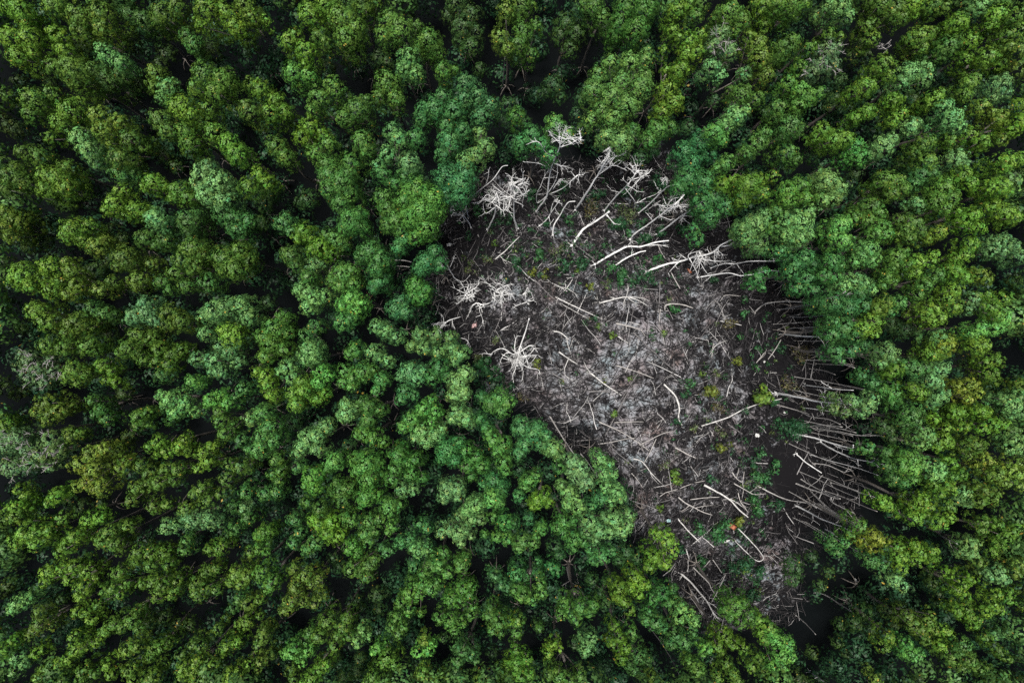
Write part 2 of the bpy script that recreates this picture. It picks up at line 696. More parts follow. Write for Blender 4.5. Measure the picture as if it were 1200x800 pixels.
WOOD = """S|tall white forked dead tree at the top of the clearing, with a lacy white head|2.4,1.0|628,248,.1 634,240,2 641,229,4 645,200,8 651,184,10 656,172,12 655,160,13|641,229,4 630,238,2 629,228,4 634,217,6 639,205,7 645,199,8;645,199,8 633,192,9 617,190,10;651,184,10 640,179,10.5 633,168,12 628,166,12;655,173,12 670,168,13 681,161,13.5;640,229,4 652,210,7 653,193,8;642,228,4 659,221,6 671,211,8 679,204,9;648,222,5 656,210,6 660,212,6|656,157,13,13;679,163,13.5,8;676,203,8.8,9;657,212,6,6
S|white dead tree with curved stem and tangled twigs, next to the tallest dead tree|2.2,1.0|607,268,.1 603,258,2 602,243,4 603,228,6 606,218,8|605,221,7 598,207,8 592,203,8.5;604,226,6.5 612,214,8 613,204,9;603,232,6 614,228,7 620,222,7;606,218,8 617,213,9;603,236,5 612,240,5 611,243,4.5;604,222,7 596,214,8|608,215,8,12;614,221,7.5,9;600,226,7,8
S|bushy white dead tree like a spread brush, beside the upper grey mud patch|2.2,1.0|571,269,.1 575,262,2 580,250,4 581,238,6 582,226,7.5|581,238,6 568,234,6.5 559,238,6.5;581,234,6 571,228,7 566,234,7;580,243,5 570,250,5 567,246,5;582,232,6.5 592,224,8;582,236,6 595,232,7 603,228,7;581,240,6 590,247,6 597,243,6;581,242,5 574,250,4|585,234,7,15;574,236,6.5,10;594,237,6.5,9
S|slim crooked dead sapling bending up from a dark hollow beside green crowns|1.6,.7|549,256,.1 547,246,2 547,234,3.5 556,228,5 566,220,6.5 578,210,8 588,196,9 595,194,9.5|569,217,6.5 572,208,7.5 573,200,8;547,234,3.5 545,231,4|
S|short pale broken snag with a spray of twigs in the dark hollow|1.6,.9|552,267,.1 549,260,1 542,252,2.5|542,252,2.5 534,250,3 529,249,3;543,253,2.5 537,259,2;544,252,2.5 541,246,3;542,252,2.5 547,248,3|540,253,2.5,8
S|straight leaning dead tree with fan of long upswept branches below the big lobed crown|2.6,1.0|674,246,.1 690,222,5 700,206,7 708,192,9 714,182,10 715,172,11|700,205,7 713,190,9 723,182,10;701,203,7 718,194,9 728,197,9;706,193,9 701,184,10;703,199,8 712,180,10 713,168,11;700,206,7 714,196,8.5 726,187,9.5|717,186,10,10;714,176,11,8
S|pale dead tree with a frothy round twig head, right after the upswept fan tree|2.2,.9|708,247,.1 720,232,3 730,222,5 740,211,8 747,200,9|733,221,5 742,233,4 746,238,3 757,232,3 768,228,3.5 775,223,4;736,216,6 729,209,7;740,211,8 752,207,8.5 760,203,9;744,205,8.5 741,195,9.5;736,218,6 747,224,6;727,226,4 716,223,5|747,199,9,12;743,210,8,9;757,203,9,7
S|plain dead pole with a snapped end, leaning between two frothy dead trees|1.8,1.1|748,250,.1 760,240,2 772,228,4 782,219,6 790,217,7|783,218,6 780,207,7.5;772,222,5 768,217,6|779,212,7,6
S|white dead tree with thick clotted twigs, long stem leaning toward the green wall|2.6,1.0|738,281,.1 745,273,1.5 757,265,3 770,255,5 783,245,7 797,234,9|765,259,4 758,250,5;777,249,6 772,240,7;783,245,7 778,233,8;790,240,8 800,243,8;795,236,9 802,228,9.5;773,253,5 786,258,5|784,240,7,12;796,236,9,10;776,247,6,7
S|long thin dead tree reaching into the green crowns, twin tipped, smooth and white|2.2,1.0|769,275,.1 780,267,2 797,254,4 810,246,6 818,240,8 829,232,9 838,227,10|797,253,4 805,260,4;817,242,8 828,240,8.5 836,236,9;806,248,5 800,243,6|801,254,4,5
S|large white fallen dead tree with many bare side branches, forked dark end under green crowns|3.0,1.4|757,319,.2 766,315,.5 780,310,1.2 798,306,2 810,302,3 820,300,4 835,296,5 845,287,6 860,280,7 872,277,8|845,289,6 858,287,7 867,283,7.5;808,303,3 813,312,2.5 817,321,2 816,326,1.6;818,301,4 823,312,3 829,321,2.5;820,303,4 838,306,4 855,306,4.5;807,303,3 807,298,3.5 819,294,4;795,307,2 783,320,1;805,304,2.5 796,297,3;812,302,3 822,295,4;795,306,2 787,302,2.5;816,302,3.5 811,311,3|828,300,4.5,10;840,296,5,8;820,303,4,8
S|long bare arching dead stem lying under the green rim, second below the big fallen tree|2.0,1.0|818,325,.2 835,322,1 855,320,2.5 867,323,3 885,321,4 900,317,5 914,318,5.5|835,322,1 829,328,.5;888,320,4 893,313,5|
S|long thin wavy dead stem running between two green crowns at the clearing rim|1.7,.8|833,314,.2 848,309,2 862,309,3 880,306,5 900,306,6 920,305,8 938,303,9|863,309,3 868,316,2.5;900,306,6 906,301,6.5|
S|thick white broken trunk with one crooked side twig, in the upper middle of the clearing|3.4,2.2|670,288,.2 680,273,.5 687,266,.9 700,258,1.6 714,248,3|711,252,2.8 720,262,2 722,262,2;687,266,.9 695,260,1.6 698,255,2.2|
S|pale forked trunk lying low with two long prongs, beside bright green ground plants|3.0,1.4|697,310,.2 715,299,.7 735,289,1.2 750,289,1.8 768,284,2.6 784,282,3|735,289,1.2 739,284,2 741,282,2.4;748,289,1.8 768,287,2.2 778,288,2.4|
S|thinner pale stem lying parallel below the two pronged trunk|2.2,1.2|720,312,.2 733,303,.7 748,296,1.3 757,294,1.7|740,299,1 741,292,1.5|
S|short white leaning snag splitting in two, just under the tallest dead tree|2.0,.9|632,265,.1 640,258,1 648,246,3 656,235,5|645,250,2.4 648,238,3.6 652,234,4;643,254,2 645,262,1.4|652,237,4.5,5
S|pale bent snag with a hooked tip beside the short splitting snag|2.0,1.0|648,276,.1 649,264,1 656,253,2 665,238,4 674,236,4.6|656,253,2 651,246,2.6|
S|white starburst snag seen from straight above, upper of the left group of bare stumps|2.0,.8|543,352,.1 545,348,2 546,344,4|546,344,4 556,338,4.2 561,333,4.4;546,344,4 537,340,4.4 533,338,4.4;546,344,4 556,348,4;546,345,4 541,352,3.6 534,357,3.2;546,344,4 549,334,4.6;545,345,4 552,354,3.4;546,344,4 543,335,4.4|546,344,4,13;553,341,4,8
S|white branching snag with a lacy fan, middle of the three bare snags in a row|2.2,.8|577,352,.1 577,347,2 580,341,4|577,347,2 575,340,3 580,336,3.6;580,341,4 592,335,4.6 598,333,4.6;580,341,4 590,346,4;577,348,2 585,355,1.6;580,342,4 575,335,4.6;579,344,3 590,340,4|588,340,4.4,12;584,350,3,9;596,344,4,8
S|small white looped snag, beside the dark fallen stem|2.0,1.0|619,356,.1 616,350,1.2 616,343,2.2 618,337,3|618,352,.8 624,349,1.2 622,342,2;616,343,2.2 611,346,2;619,353,.8 626,352,1;617,354,.6 608,357,.5 600,361,.4|617,343,2.2,6
S|arched pale roots or branches curling over dark mud under the lacy fan snag|2.0,1.0|551,365,.1 553,359,1.4 559,355,1.8 566,357,1.8 574,355,1.6|563,357,1.8 562,364,1.4 565,372,.6 567,381,.2;566,357,1.8 568,362,1.4;559,355,1.8 562,360,1.6|564,358,1.8,5
S|white spidery dead tree with long arching limbs, largest snag on the clearing's lower left side|2.6,1.2|606,428,.1 607,418,1.4 610,405,2.6 616,388,4 620,373,5.5|606,418,1.4 603,408,2.2 605,395,2.6 608,394,2.4;604,416,1.4 595,413,2.2 588,419,1.6 584,432,.6;600,414,1.4 588,408,2.2 577,413,1.8 575,419,1.2;606,422,1.4 604,432,.8 601,440,.4 602,450,.2;608,424,1.2 613,434,.8 612,446,.2;608,422,1.4 617,430,.8 631,433,.4 632,440,.2;609,418,1.6 622,416,1.4 631,416,.8;577,415,1.2 568,414,.9 560,415,.4;603,422,1.2 598,434,.4;610,412,2 620,405,2 626,408,1.6 631,414,1|608,423,2,14;602,418,1.8,9;613,422,1.8,9
S|pale curling dead branches draped over low foliage at the clearing's green rim|1.8,.8|513,392,1 518,382,1.8 525,376,2.2 533,373,2.2 540,371,1.8|520,380,2 519,371,2.4 515,367,2.2;524,377,2.2 512,379,2.2 502,383,2;516,388,1.4 518,396,1;530,375,2 530,384,1.6;540,396,1 547,398,1.2 551,405,.8|518,384,2,7
S|thin crooked pale sapling rising from the black hollow beside a green crown|1.5,.7|541,333,.1 534,327,1.6 528,318,3 523,308,4 522,303,4.6|527,314,3.4 531,305,4 532,302,4.2;526,316,3 518,312,3.4 516,310,3.4;534,327,1.6 543,330,1.4 551,322,2.2|
S|grey lifeless twigs poking out of a green crown at the top right forest|1.4,.7|1024,63,8 1029,58,10 1034,55,11.5|1029,58,10 1031,50,11;1031,57,10.5 1039,58,11.5 1044,53,12;1034,55,11.5 1040,51,12|1036,56,11.5,5
R|pale bare trunk stretching in under the teal rim crown, topmost of the long row|1.9,1.1|884,367,.1 892,359,1 900,355,2.5 922,353,5 945,354,8 965,351,9.5 985,345,11 991,341,11.5|922,353,5 925,351,5.4;985,345,11 992,346,11.4;884,367,.1 882,363,.4|
R|thin bare trunk forking at its outer end, second from the top of the row|1.5,.9|913,363,.1 930,360,3 948,357,6 957,362,7|948,357,6 956,355,7|
R|very thin dim bare trunk, third from the top of the row|1.0,.7|925,371,.1 940,367,3 954,362,6|940,367,3 933,370,2|
R|short pale bare trunk with a hooked foot, fourth from the top of the row|1.6,1.0|926,371,.1 940,371.5,2.5 960,370,6 972,369,7.5|929,371,.6 931,376,.2|
R|grey bare trunk bent at its foot, upper of a close pair|1.7,1.0|922,391,.1 925,385,1 940,384,4 955,383,6 969,382,8|940,384,4 948,388,5 968,386,7|
R|thick white bare trunk with a reddish forked end, lower of a close pair|2.5,1.4|917,391,.1 930,393,2.5 945,394,5 960,394,7 976,391,9|958,394,7 963,399,7.4 965,402,7.6|
R|short thin bare trunk, half hidden below a round teal crown|1.3,.9|942,410,.1 954,409,2 967,408,5||
R|long thin bare trunk curving down behind the round teal crown|1.5,.8|943,415,.1 965,417,4 985,425,7 1002,431,9|965,417,4 980,418,6 1000,420,8|
R|faint straight bare trunk in deep shade below the round teal crown|1.2,.8|956,426,.1 975,427,3 1000,428,6||
R|dim bent bare trunk in the dark gap|1.1,.7|948,432,.1 965,434,2.5 979,439,5||
R|grey bare trunk just above the brightest white one|1.7,1.0|943,451,.1 965,454,4 980,456,6 1000,457,8|967,454,4 966,460,3;975,455,5 962,447,4.6|
R|brightest white bare trunk, bristling with little twigs at its outer half|2.9,1.3|911,461,.1 930,464,3 957,470,6 980,472,8 1003,473,10|911,461,.1 904,461,.1;962,471,6.4 964,478,6;970,471,7 973,477,7;980,472,8 984,466,8.6;988,472,8.6 992,478,8.6;973,471,7.4 978,466,8;990,473,9 998,468,9.8;966,471,6.8 968,466,7.2;995,473,9.4 1002,478,9.6|985,472,8.5,6
R|thin dim bare trunk sloping under the brightest white one|1.5,.8|910,474,.1 935,481,2 950,488,4 970,491,6 985,497,7.6|951,489,4 947,496,3;955,489,4.4 966,484,6|
R|bare trunk in the middle of the row, paired with a thin twin|1.8,1.0|946,500,.1 965,498,3 987,500,6|955,499,1.4 970,501,4 990,503,6.4|
R|long pinkish bare trunk running far out between dark crowns|1.6,.9|958,501,.1 985,506,4 1008,510,6 1030,510,8 1036,512,8.6|1008,510,6 1020,508,7.4|
R|straight white bare trunk starting behind the dark green shrub|2.3,1.1|931,508,.1 955,513,2 975,519,4 997,525,6 1000,521,6.6|975,519,4 985,525,5 1002,528,7|
R|long white bare trunk with forked twigs at the far end, below the dark green shrub|2.1,1.0|961,517,.1 975,526,2 995,535,4 1005,538,6 1025,542,8 1042,545,9|1020,541,7.4 1029,537,8.6;1026,542,8 1033,551,8.2;1035,544,8.6 1042,554,8.8;1005,538,6 1006,548,5|
R|short curved white bare stem on dark mud, alone below the row|1.8,1.0|933,531,.1 945,542,1 963,554,2|933,531,.1 926,534,.1|
R|plain slanting bare stem beside the short curved one|1.6,.9|954,543,.1 970,545,1.4 988,553,2.6|988,553,2.6 1000,551,3|
R|crooked pale stem starting among low green shrubs|1.7,.9|888,569,.1 905,578,.8 922,585,2 945,589,4 957,595,5.6|945,589,4 951,592,5 955,590,5.6|
R|pale stem, uppermost of the tight bundle fanning down the slope|1.6,.8|938,561,.1 955,571,2 972,579,4.5 985,584,6.4|955,571,2 968,577,3|
R|bundle stem that ends in a bent forked branch|2.1,1.0|932,566,.1 950,573,2 972,581,4.4 975,588,5 990,596,6.4 1001,601,7.2|990,596,6.4 1000,607,6.8;975,588,5 978,581,5.6|
R|white straight stem, brightest of the lower fan|2.3,1.1|932,592,.1 950,601,2 965,609,4 985,616,6 1005,626,8|1005,626,8 1006,632,7.6;952,602,2.2 953,609,1.6|
R|short dim stem below the brightest of the lower fan|1.4,.8|936,601,.1 945,605,1.4 954,610,3||
R|long thin stem, top of three parallel ones in the lower fan|1.5,.9|973,565,.1 990,570,2 1008,577,4 1025,582,6|993,573,2.2 995,566,3 1000,563,3.6;1025,582,6 1012,588,5|
R|thin stem nearest the round crowns, above three parallel ones|1.3,.8|1000,565,.1 1020,573,3 1034,579,5||
R|long dim stem, lowest of three parallel ones in the lower fan|1.4,.8|967,575,.1 990,583,2.4 1010,592,4.6 1028,599,6.6|990,583,2.4 1002,585,4|
R|steep thin stem crossing under the bundle|1.2,.7|949,574,.1 957,583,1.6 967,593,3||
R|long faint steep stem crossing the lower fan|1.1,.7|951,576,.1 975,598,3.4 1000,612,6.4||
R|tiny white stem among dark leaves at the end of the lower fan|1.6,.8|966,619,2 975,624,3.6 981,629,4.4||
R|lone pale bare trunk in the black gap below the clearing|2.0,1.2|955,693,.1 970,698,2 985,708,4 998,716,6||
R|thin pale stick standing in the black gap, nearer the clearing's lower tip|1.3,.7|932,720,.1 945,731,2 956,743,4||
R|short pale stub rising beside the round green crown at the clearing's foot|1.5,1.0|919,741,1 922,746,2 924,752,3||
R|white crooked bare trunk at the bottom edge of the photo|1.8,1.0|948,786,.1 958,793,2 968,800,3.4 974,808,4.4|958,793,2 952,796,2.4 950,806,3|
R|short pale trunk at the bottom edge in a black gap|1.5,1.0|1007,789,.1 1014,795,1.6 1022,802,3||
R|thin pale trunk slanting under crowns near the bottom edge|1.3,.8|1084,768,.1 1096,780,3 1108,793,6||
R|lone pale vertical trunk hanging below a dark crown at the top|1.5,.9|589,104,.1 590,90,4 592,66,8||
R|reddish bare stem in a dark slot, tallest of the left forest gaps|1.6,1.0|418,313,2 423,316,3 430,320,4||
R|forked reddish branch in the dark slot between round crowns|1.5,.9|432,357,2 434,349,3 438,344,4|434,349,3 428,346,4|
R|pale horizontal stem bridging a dark slot, upper of two|1.6,1.1|463,305,4 472,305,4.6 482,307,5||
R|pale horizontal stem bridging a dark slot, lower of two|1.7,1.1|465,312,4 473,312,4.6 480,313,5||
R|tangle of pale forked stems in a dark hollow among crowns|1.6,.8|664,662,2 666,674,4 668,680,5 677,687,6.6 683,694,7.6|668,680,5 663,684,5.6 664,694,7;671,683,5.6 672,690,6.4;674,660,2 675,670,3.4 678,684,5|
R|thin dim stem slanting through the dark strip near the bottom|1.1,.7|762,736,.1 780,760,4 797,792,8|770,747,1.8 778,752,3|
R|grey branch poking out over a black gap at lower right|1.3,.7|1103,628,8 1112,632,9.4 1122,637,10.6|1112,632,9.4 1115,641,9|
R|short grey branch bridging the black gap in the lower right forest|1.2,.8|1108,523,6 1116,524,7 1124,525,8||
L|long straight pale log lying along the foot of the lower left crowns|2.4,1.6|644,487,.25 660,513,.3 679,541,.5||
L|thin pale log leaning into the pale crown at the clearing's lower left rim|1.7,1.1|680,531,.3 687,539,.6 700,558,2.6||
L|slim straight pole crossing the dark twigs in the middle of the clearing|1.8,1.1|702,494,.4 722,503,.5 740,513,.5 761,528,.4|748,517,.5 752,524,.4|
L|dark log with a pale lower end, crossed by slim poles|2.2,1.8|736,459,.5 726,478,.45 709,511,.3||
L|short level grey pole above the crossing poles|1.4,1.0|720,495,.5 736,494,.5 754,494,.4||
L|pale stem meeting a heap of dark twigs|1.6,.9|701,520,.3 716,518,.4 734,514,.4 744,513,.4|716,518,.4 722,525,.3|
L|thin grey bent stem with a rising tip, right of the crossing poles|1.5,.9|749,521,.4 760,516,.5 776,508,.5 789,505,.4||
L|short crossing stick below the thin bent stem|1.4,1.0|769,514,.5 762,529,.5 755,542,.4||
L|white hooked log forking at its lower end|2.1,1.1|742,537,.3 753,541,.5 763,554,.4 775,566,.3|762,553,.4 764,558,.4 771,566,.3|
L|small pale stick below the white hooked log|1.5,.9|740,554,.3 747,562,.3 753,571,.2||
L|bow shaped white log, thick and smooth, on pale grey mud|2.8,2.0|778,450,.3 790,462,.4 796,477,.5 795,489,.4 799,498,.3||
L|long white log reaching from mud up to the leafy lime shrub|2.2,1.3|822,499,.3 838,494,.4 855,488,.5 870,480,.6 890,473,.7 916,467,.8|890,473,.7 900,470,1 ;838,494,.4 842,498,.2|
L|short dark grey log under the long white one|1.7,1.2|853,497,.3 862,503,.3 870,508,.3||
L|pale plain log in the dark twig field|2.0,1.5|791,524,.3 804,531,.35 817,537,.3||
L|large thick white log with a torn split end near the orange litter|3.0,1.8|825,568,.4 840,576,.5 855,585,.6 865,596,.5 877,606,.4|855,584,.6 864,589,.7 872,595,.6|
L|pale log with a broken white stub and forked tips|2.2,1.2|795,582,.3 803,589,.4 815,595,.5 822,599,.5 834,603,.4|815,595,.5 823,593,.6 832,592,.6;808,592,.4 803,596,.4 799,598,.4|
L|straight grey pole lying level above the log with a broken stub|1.5,1.1|809,585,.4 825,583,.5 843,582,.4||
L|white slanting log pointing toward the flat grey mud patch|2.1,1.6|794,607,.3 804,619,.4 820,635,.3||
L|longest white forked trunk in the clearing's narrow lower tongue|2.8,1.3|798,672,.3 808,680,.6 820,694,1.2 829,705,1.8 835,716,2.2 842,725,2.4|829,705,1.8 837,709,2;835,716,2.2 838,724,2.4;798,672,.3 792,669,.1;800,673,.3 796,680,.1;835,716,2 839,722,2.2|
L|slender pale trunk parallel to the longest forked trunk|2.0,1.1|812,664,.3 830,682,.8 834,690,1 843,702,1.6 851,712,2.2|834,688,1 844,682,1.2|
L|thin pole leaning across two pale trunks in the narrow tongue|1.6,1.0|850,673,1.2 842,690,1.4 834,705,1.8||
L|white branching stem below the longest forked trunk|2.0,1.0|809,691,.3 817,702,.8 820,712,1.2 827,722,1.6 835,730,2|817,702,.8 823,698,1.2|
L|thin dim pole below the white branching stem|1.1,.7|808,698,.2 815,707,.6 823,720,1||
L|short pale stick crossing the two thin ones at the head of the tongue|1.5,1.0|832,656,.4 827,662,.4 820,669,.4||
L|thin straight stick in the clearing's tongue, pointing toward the grey puddles|1.4,1.0|835,655,.3 840,662,.4 846,671,.4||
L|white tipped log on lilac mud, thick end up|2.2,1.8|692,437,.3 706,448,.4 728,463,.4|692,437,.3 687,430,.3 684,423,.3;692,438,.3 685,435,.2|
L|long dark fallen pole in the very middle of the clearing|1.8,1.2|742,389,.3 757,404,.4 772,418,.4 790,434,.3||
L|long white log with a parallel thinner one, left of the pale mound|2.1,1.3|651,348,.3 665,355,.4 682,363,.45 706,374,.35|656,355,.3 676,366,.3 690,374,.3|
L|long dark log starting at the yellow ground shrubs|1.8,1.3|626,327,.3 640,342,.4 660,360,.3||
L|white root flare fanning out on pale pinkish mud|2.6,.9|703,355,.3 718,351,.5 734,348,.6 748,352,.5 758,358,.3|734,348,.6 736,340,.7 737,333,.7;736,348,.6 752,349,.5 762,353,.3;736,349,.6 748,358,.3;703,355,.3 701,352,.2;722,350,.4 714,348,.3;734,348,.6 731,354,.3 731,362,.2|
L|thick grey arch shaped log over a green plant|2.8,1.6|779,363,.3 780,358,.6 788,356,.8 800,357,.6 812,361,.3||
L|short upright pale stick beside the arch shaped log|1.3,.9|774,362,.3 773,371,.3 772,384,.2||
L|pale weathered stick lying on pink mud|1.7,1.1|722,428,.3 745,435,.35 766,443,.3||
L|dark smooth stick crossing below the weathered one|1.6,1.2|748,437,.4 738,452,.4 727,470,.3||
L|small white tipped stick near round lime plants|1.5,1.2|724,394,.3 730,398,.3 736,402,.3||
L|thick pale log with frayed end, just above the small round green plant|2.8,1.6|722,379,.3 736,382,.4 751,386,.4|751,386,.4 758,396,.3;735,382,.4 728,386,.2|
L|short curved white log below the fallen pair|2.6,1.6|648,388,.3 657,390,.5 667,398,.3|664,396,.3 666,406,.3 670,418,.2;650,389,.3 645,385,.2|
L|white forked branch shaped like a letter Y beside spidery snag|2.3,1.2|655,412,.3 663,418,.5 677,427,.3|666,421,.4 661,437,.4 673,448,.2|
L|white stem lying on blue grey litter, left upper clearing|1.9,.9|580,304,.3 590,296,.4 597,289,.5 609,277,.4|586,300,.3 595,309,.2|
L|stubby white stump with five crooked roots|2.0,.9|664,338,.3 668,332,.6 671,327,.8|664,338,.4 656,336,.3 649,335,.2;664,338,.4 658,344,.3 654,348,.2;665,338,.4 671,342,.3 676,346,.2;663,337,.4 662,330,.4|
L|pair of pale sticks above the thick fallen white tree|1.5,1.0|771,286,.4 774,294,.4 779,302,.3||
L|small stick with an orange tip on dark mud|1.6,1.3|786,318,.3 791,328,.4 797,338,.4||
L|grey branched litter stick on the dark right half of the clearing|1.6,1.0|836,402,.3 835,410,.3 834,419,.2||
L|slanting grey pole in the dark right half, above the small white stone|1.5,1.1|915,398,.4 908,410,.4 900,421,.3||
L|two fingered grey stick beside the small white stone|1.3,.9|886,425,.3 892,418,.3 896,413,.3|889,422,.3 896,416,.3|
L|short white curved stick above the yellow ground shrub|1.6,1.0|844,376,.3 856,378,.4 869,381,.3|856,378,.4 848,373,.4 857,368,.4|
L|thin grey branch lying above the short white curved one|1.2,.8|844,353,.3 850,346,.4 868,347,.4||
L|U shaped white branch among dark shrubs at the lower end|1.8,1.1|865,619,.4 878,632,.6 894,651,.8 891,657,.8 884,655,.7 872,644,.5 861,633,.4|894,651,.8 903,652,.9 911,660,.8|
L|pale forked branch on black twigs by the low green shrub column|1.7,.9|858,553,.4 863,560,.5 870,564,.5 872,552,.6|870,564,.5 871,575,.5 868,590,.4;863,560,.5 866,548,.6|
L|curved pale branch lying over the green shrub column|1.6,.8|860,566,.4 874,574,.6 884,579,.6 897,578,.5|878,577,.6 885,572,.6|
L|steep grey stick below the forked branch on black twigs|1.4,.9|865,577,.4 868,588,.4 877,600,.3|868,588,.4 874,594,.3|
L|small white bent stick on dark mud at the head of the tongue|1.7,1.0|804,643,.3 806,650,.3 808,657,.2|806,649,.3 801,648,.2|
L|thin grey stick lying level in the twig field beside the orange litter|1.2,.9|797,572,.3 812,566,.4 826,563,.3||
L|two crossed grey sticks under the lime shrub|1.4,1.0|773,582,.3 780,577,.4 794,573,.4|783,576,.4 786,580,.3|"""
SHRUBS = """724,321,7,e|bright emerald ground shrub, largest of the patch beside the two pronged trunk
714,316,6,e|emerald ground shrub touching the foot of the two pronged trunk
729,330,6,e|emerald ground shrub at the lower end of the bright patch
752,326,7,d|dark green ground shrub between the bright patch and the big fallen tree
763,331,5,d|small dark green ground shrub below the big fallen tree's foot
742,332,6,d|low dark green shrub filling the middle of the green patch
667,260,5,e|round lime ground plant below the bent hooked snag
640,262,5,d|small deep green plant under the short splitting snag
580,286,4,l|tiny lime plant in the upper left of the clearing
550,279,4,d|tiny dark green plant in the hollow
562,249,6,e|green shrub tucked under the brush shaped dead tree
651,291,8,v|pale olive half bare shrub on a grey mound
639,322,5,y|yellow green shrub, taller of a pair
624,321,5,y|yellow brown shrub, smaller of a pair beside the dark log
692,337,5,y|upright mustard shrub above the white log pair
733,256,11,v|wide pale green thin shrub behind the thick broken trunk
754,283,8,d|dark green shrub behind the two pronged trunk
660,312,6,d|dark bluish shrub in grey litter, by the pair of yellow shrubs
680,309,8,d|wide dark teal shrub left of the two pronged trunk
675,318,3,l|tiny lime plant under the wide dark teal shrub
700,383,4,l|small lime plant, upper of a pair at the clearing centre
716,392,5,l|round lime plant, lower of a pair at the clearing centre
697,373,4,d|small dark plant at the end of the white log pair
763,395,4,e|small round green plant at the clearing centre
776,391,4,l|small pale lime plant on lilac mud
789,362,6,e|green plant under the arch shaped log
737,443,3,l|tiny lime plant on pink mud
708,445,3,y|tiny yellow plant beside the white tipped log
718,484,5,l|lime plant beside the dark pale ended log
806,450,6,e|rich green plant beside the bow shaped log
800,459,6,d|deep green plant just inside the bow of the bow shaped log
793,493,5,d|dark olive plant at the lower end of the bow shaped log
828,457,9,y|yellow green shrub beside a flat white stone
820,437,4,l|small lime plant above the yellow green shrub
838,437,5,v|dull green plant in the dark twig field
863,423,6,y|lime twiggy shrub in the dark right half
840,475,7,o|rusty olive shrub along the long white log
842,505,7,v|mid green shrub below the long white log
846,521,7,y|bright yellow shrub with a pale foot
888,462,10,l|big leafy lime shrub, brightest plant on the right of the clearing
884,408,4,e|tiny bright green plant on dark mud, upper of two
883,431,4,e|tiny bright green plant on dark mud, lower of two
869,352,4,e|small green plant near the rim with grey branch
870,370,5,e|narrow green plant in the dark right half
864,395,4,e|round dark green plant beside the olive shrub
853,383,8,o|brown olive shrub under the short white curved stick
929,412,11,o|brown tangled shrub below the thick white bare trunk
918,448,9,o|dull brown green shrub above the brightest bare trunk
926,501,11,d|broad dark green shrub, upper half of a long one
916,497,8,d|dark green shrub with a brown inner end
938,504,8,d|dark green shrub end where a white trunk begins
788,555,8,l|lime shrub with pale stem in the lower clearing
776,543,6,v|sparse pale olive shrub above the lime one
772,593,5,l|small lime plant on reddish mud
815,618,7,e|deep green shrub beside the white slanting log
838,624,9,e|dense green shrub left of the orange litter
849,613,7,e|green shrub touching the orange litter
866,607,7,y|yellow green shrub at the end of the torn white log
800,606,4,v|small dull plant at the head of the slanting log
889,531,5,e|bright green shrub at the top of the shrub column
880,543,5,d|small green shrub second in the shrub column
886,556,8,e|wide green shrub in the middle of the shrub column
904,544,7,e|round green shrub beside the shrub column
897,560,5,d|dark green shrub at the foot of the round one
880,586,7,e|green shrub low in the shrub column
885,598,7,e|green shrub at the foot of the shrub column
858,658,8,d|dark green shrub below the white bottle
872,655,8,d|dark shrub under the U shaped branch
886,668,8,d|dark shrub between the U shaped branch and brown mud
880,694,7,d|deep green shrub between grey puddles
818,657,7,e|green shrub at the head of the narrow tongue
870,664,4,l|tiny lime plant among dark shrubs
905,590,7,d|low dark shrub on red brown mud
770,215,9,d|dark bluish shrub behind frothy dead trees
722,262,10,d|dark thin shrub behind the thick broken trunk
690,246,9,o|brownish shrub at the foot of the upswept fan tree
770,272,7,d|low dark shrub by the smooth twin tipped dead tree
800,222,8,d|dark green bush crowded behind the white clotted twigs
815,236,7,d|bluish bush where the smooth twin tipped dead tree meets the rim
700,228,7,d|deep green bush between two leaning dead trees
735,228,7,d|dark bush below the frothy round twig head
660,222,7,d|dark green bush between the tallest dead tree and the fan tree
622,232,8,d|dark green bush left of the tallest dead tree
596,258,6,d|small dark bush between the curved and the brush shaped dead trees
632,300,7,e|low green plant patch in blue grey litter
605,312,7,d|dark teal plant on blue grey litter
572,305,6,v|pale dusty plant at the left of the blue grey litter
553,315,8,v|pale olive plant spread near the black hollow
770,306,6,e|green plant under the tip of the two pronged trunk
795,268,6,d|dark plant under the smooth twin tipped dead tree
752,264,6,d|dark plant beside the foot of the clotted twig dead tree
836,330,6,d|small dark plant below the long arching dead stem
700,300,6,d|dark plant at the left of the two pronged trunk
735,275,5,e|green plant under the thick broken trunk's tip
560,420,7,v|pale green plant at the rim beside arching white limbs
583,398,6,v|thin pale plant inside the arching white limbs
628,425,6,y|yellowish plant under the right limbs of the spidery dead tree
540,408,7,d|dark plant at the rim below the curling dead branches
812,500,5,v|dull small plant under the long white log
870,480,4,d|tiny dark plant behind the long white log
905,470,5,d|dark plant beside the big leafy lime shrub
830,560,5,d|dark plant at the start of the torn white log
795,640,6,d|dark plant beside the white bent stick
566,428,9,e|green leafy shrub filling the rim under the arching white limbs
581,438,8,e|green shrub at the rim below the spidery dead tree
597,452,7,d|dark green shrub where the rim crowns meet pink mud
612,466,6,o|reddish brown shrub at the tip of the lower left crowns"""

# ------------------------------------------------------------------ helpers
def at(px, py, z=0.0):
    k = (H - z) / F
    return np.array([(px - 600.0) * k, -(py - 400.0) * k, z])

def tag(o, label=None, cat=None, group=None, kind=None):
    if label: o['label'] = label
    if cat: o['category'] = cat
    if group: o['group'] = group
    if kind: o['kind'] = kind
    return o

def empty(name, loc):
    o = bpy.data.objects.new(name, None)
    o.empty_display_size = 0.3
    o.location = loc
    C.objects.link(o)
    return o

def link(name, me, mat, parent=None, loc=(0, 0, 0)):
    o = bpy.data.objects.new(name, me)
    if mat: me.materials.append(mat)
    o.location = loc
    C.objects.link(o)
    if parent: o.parent = parent
    return o

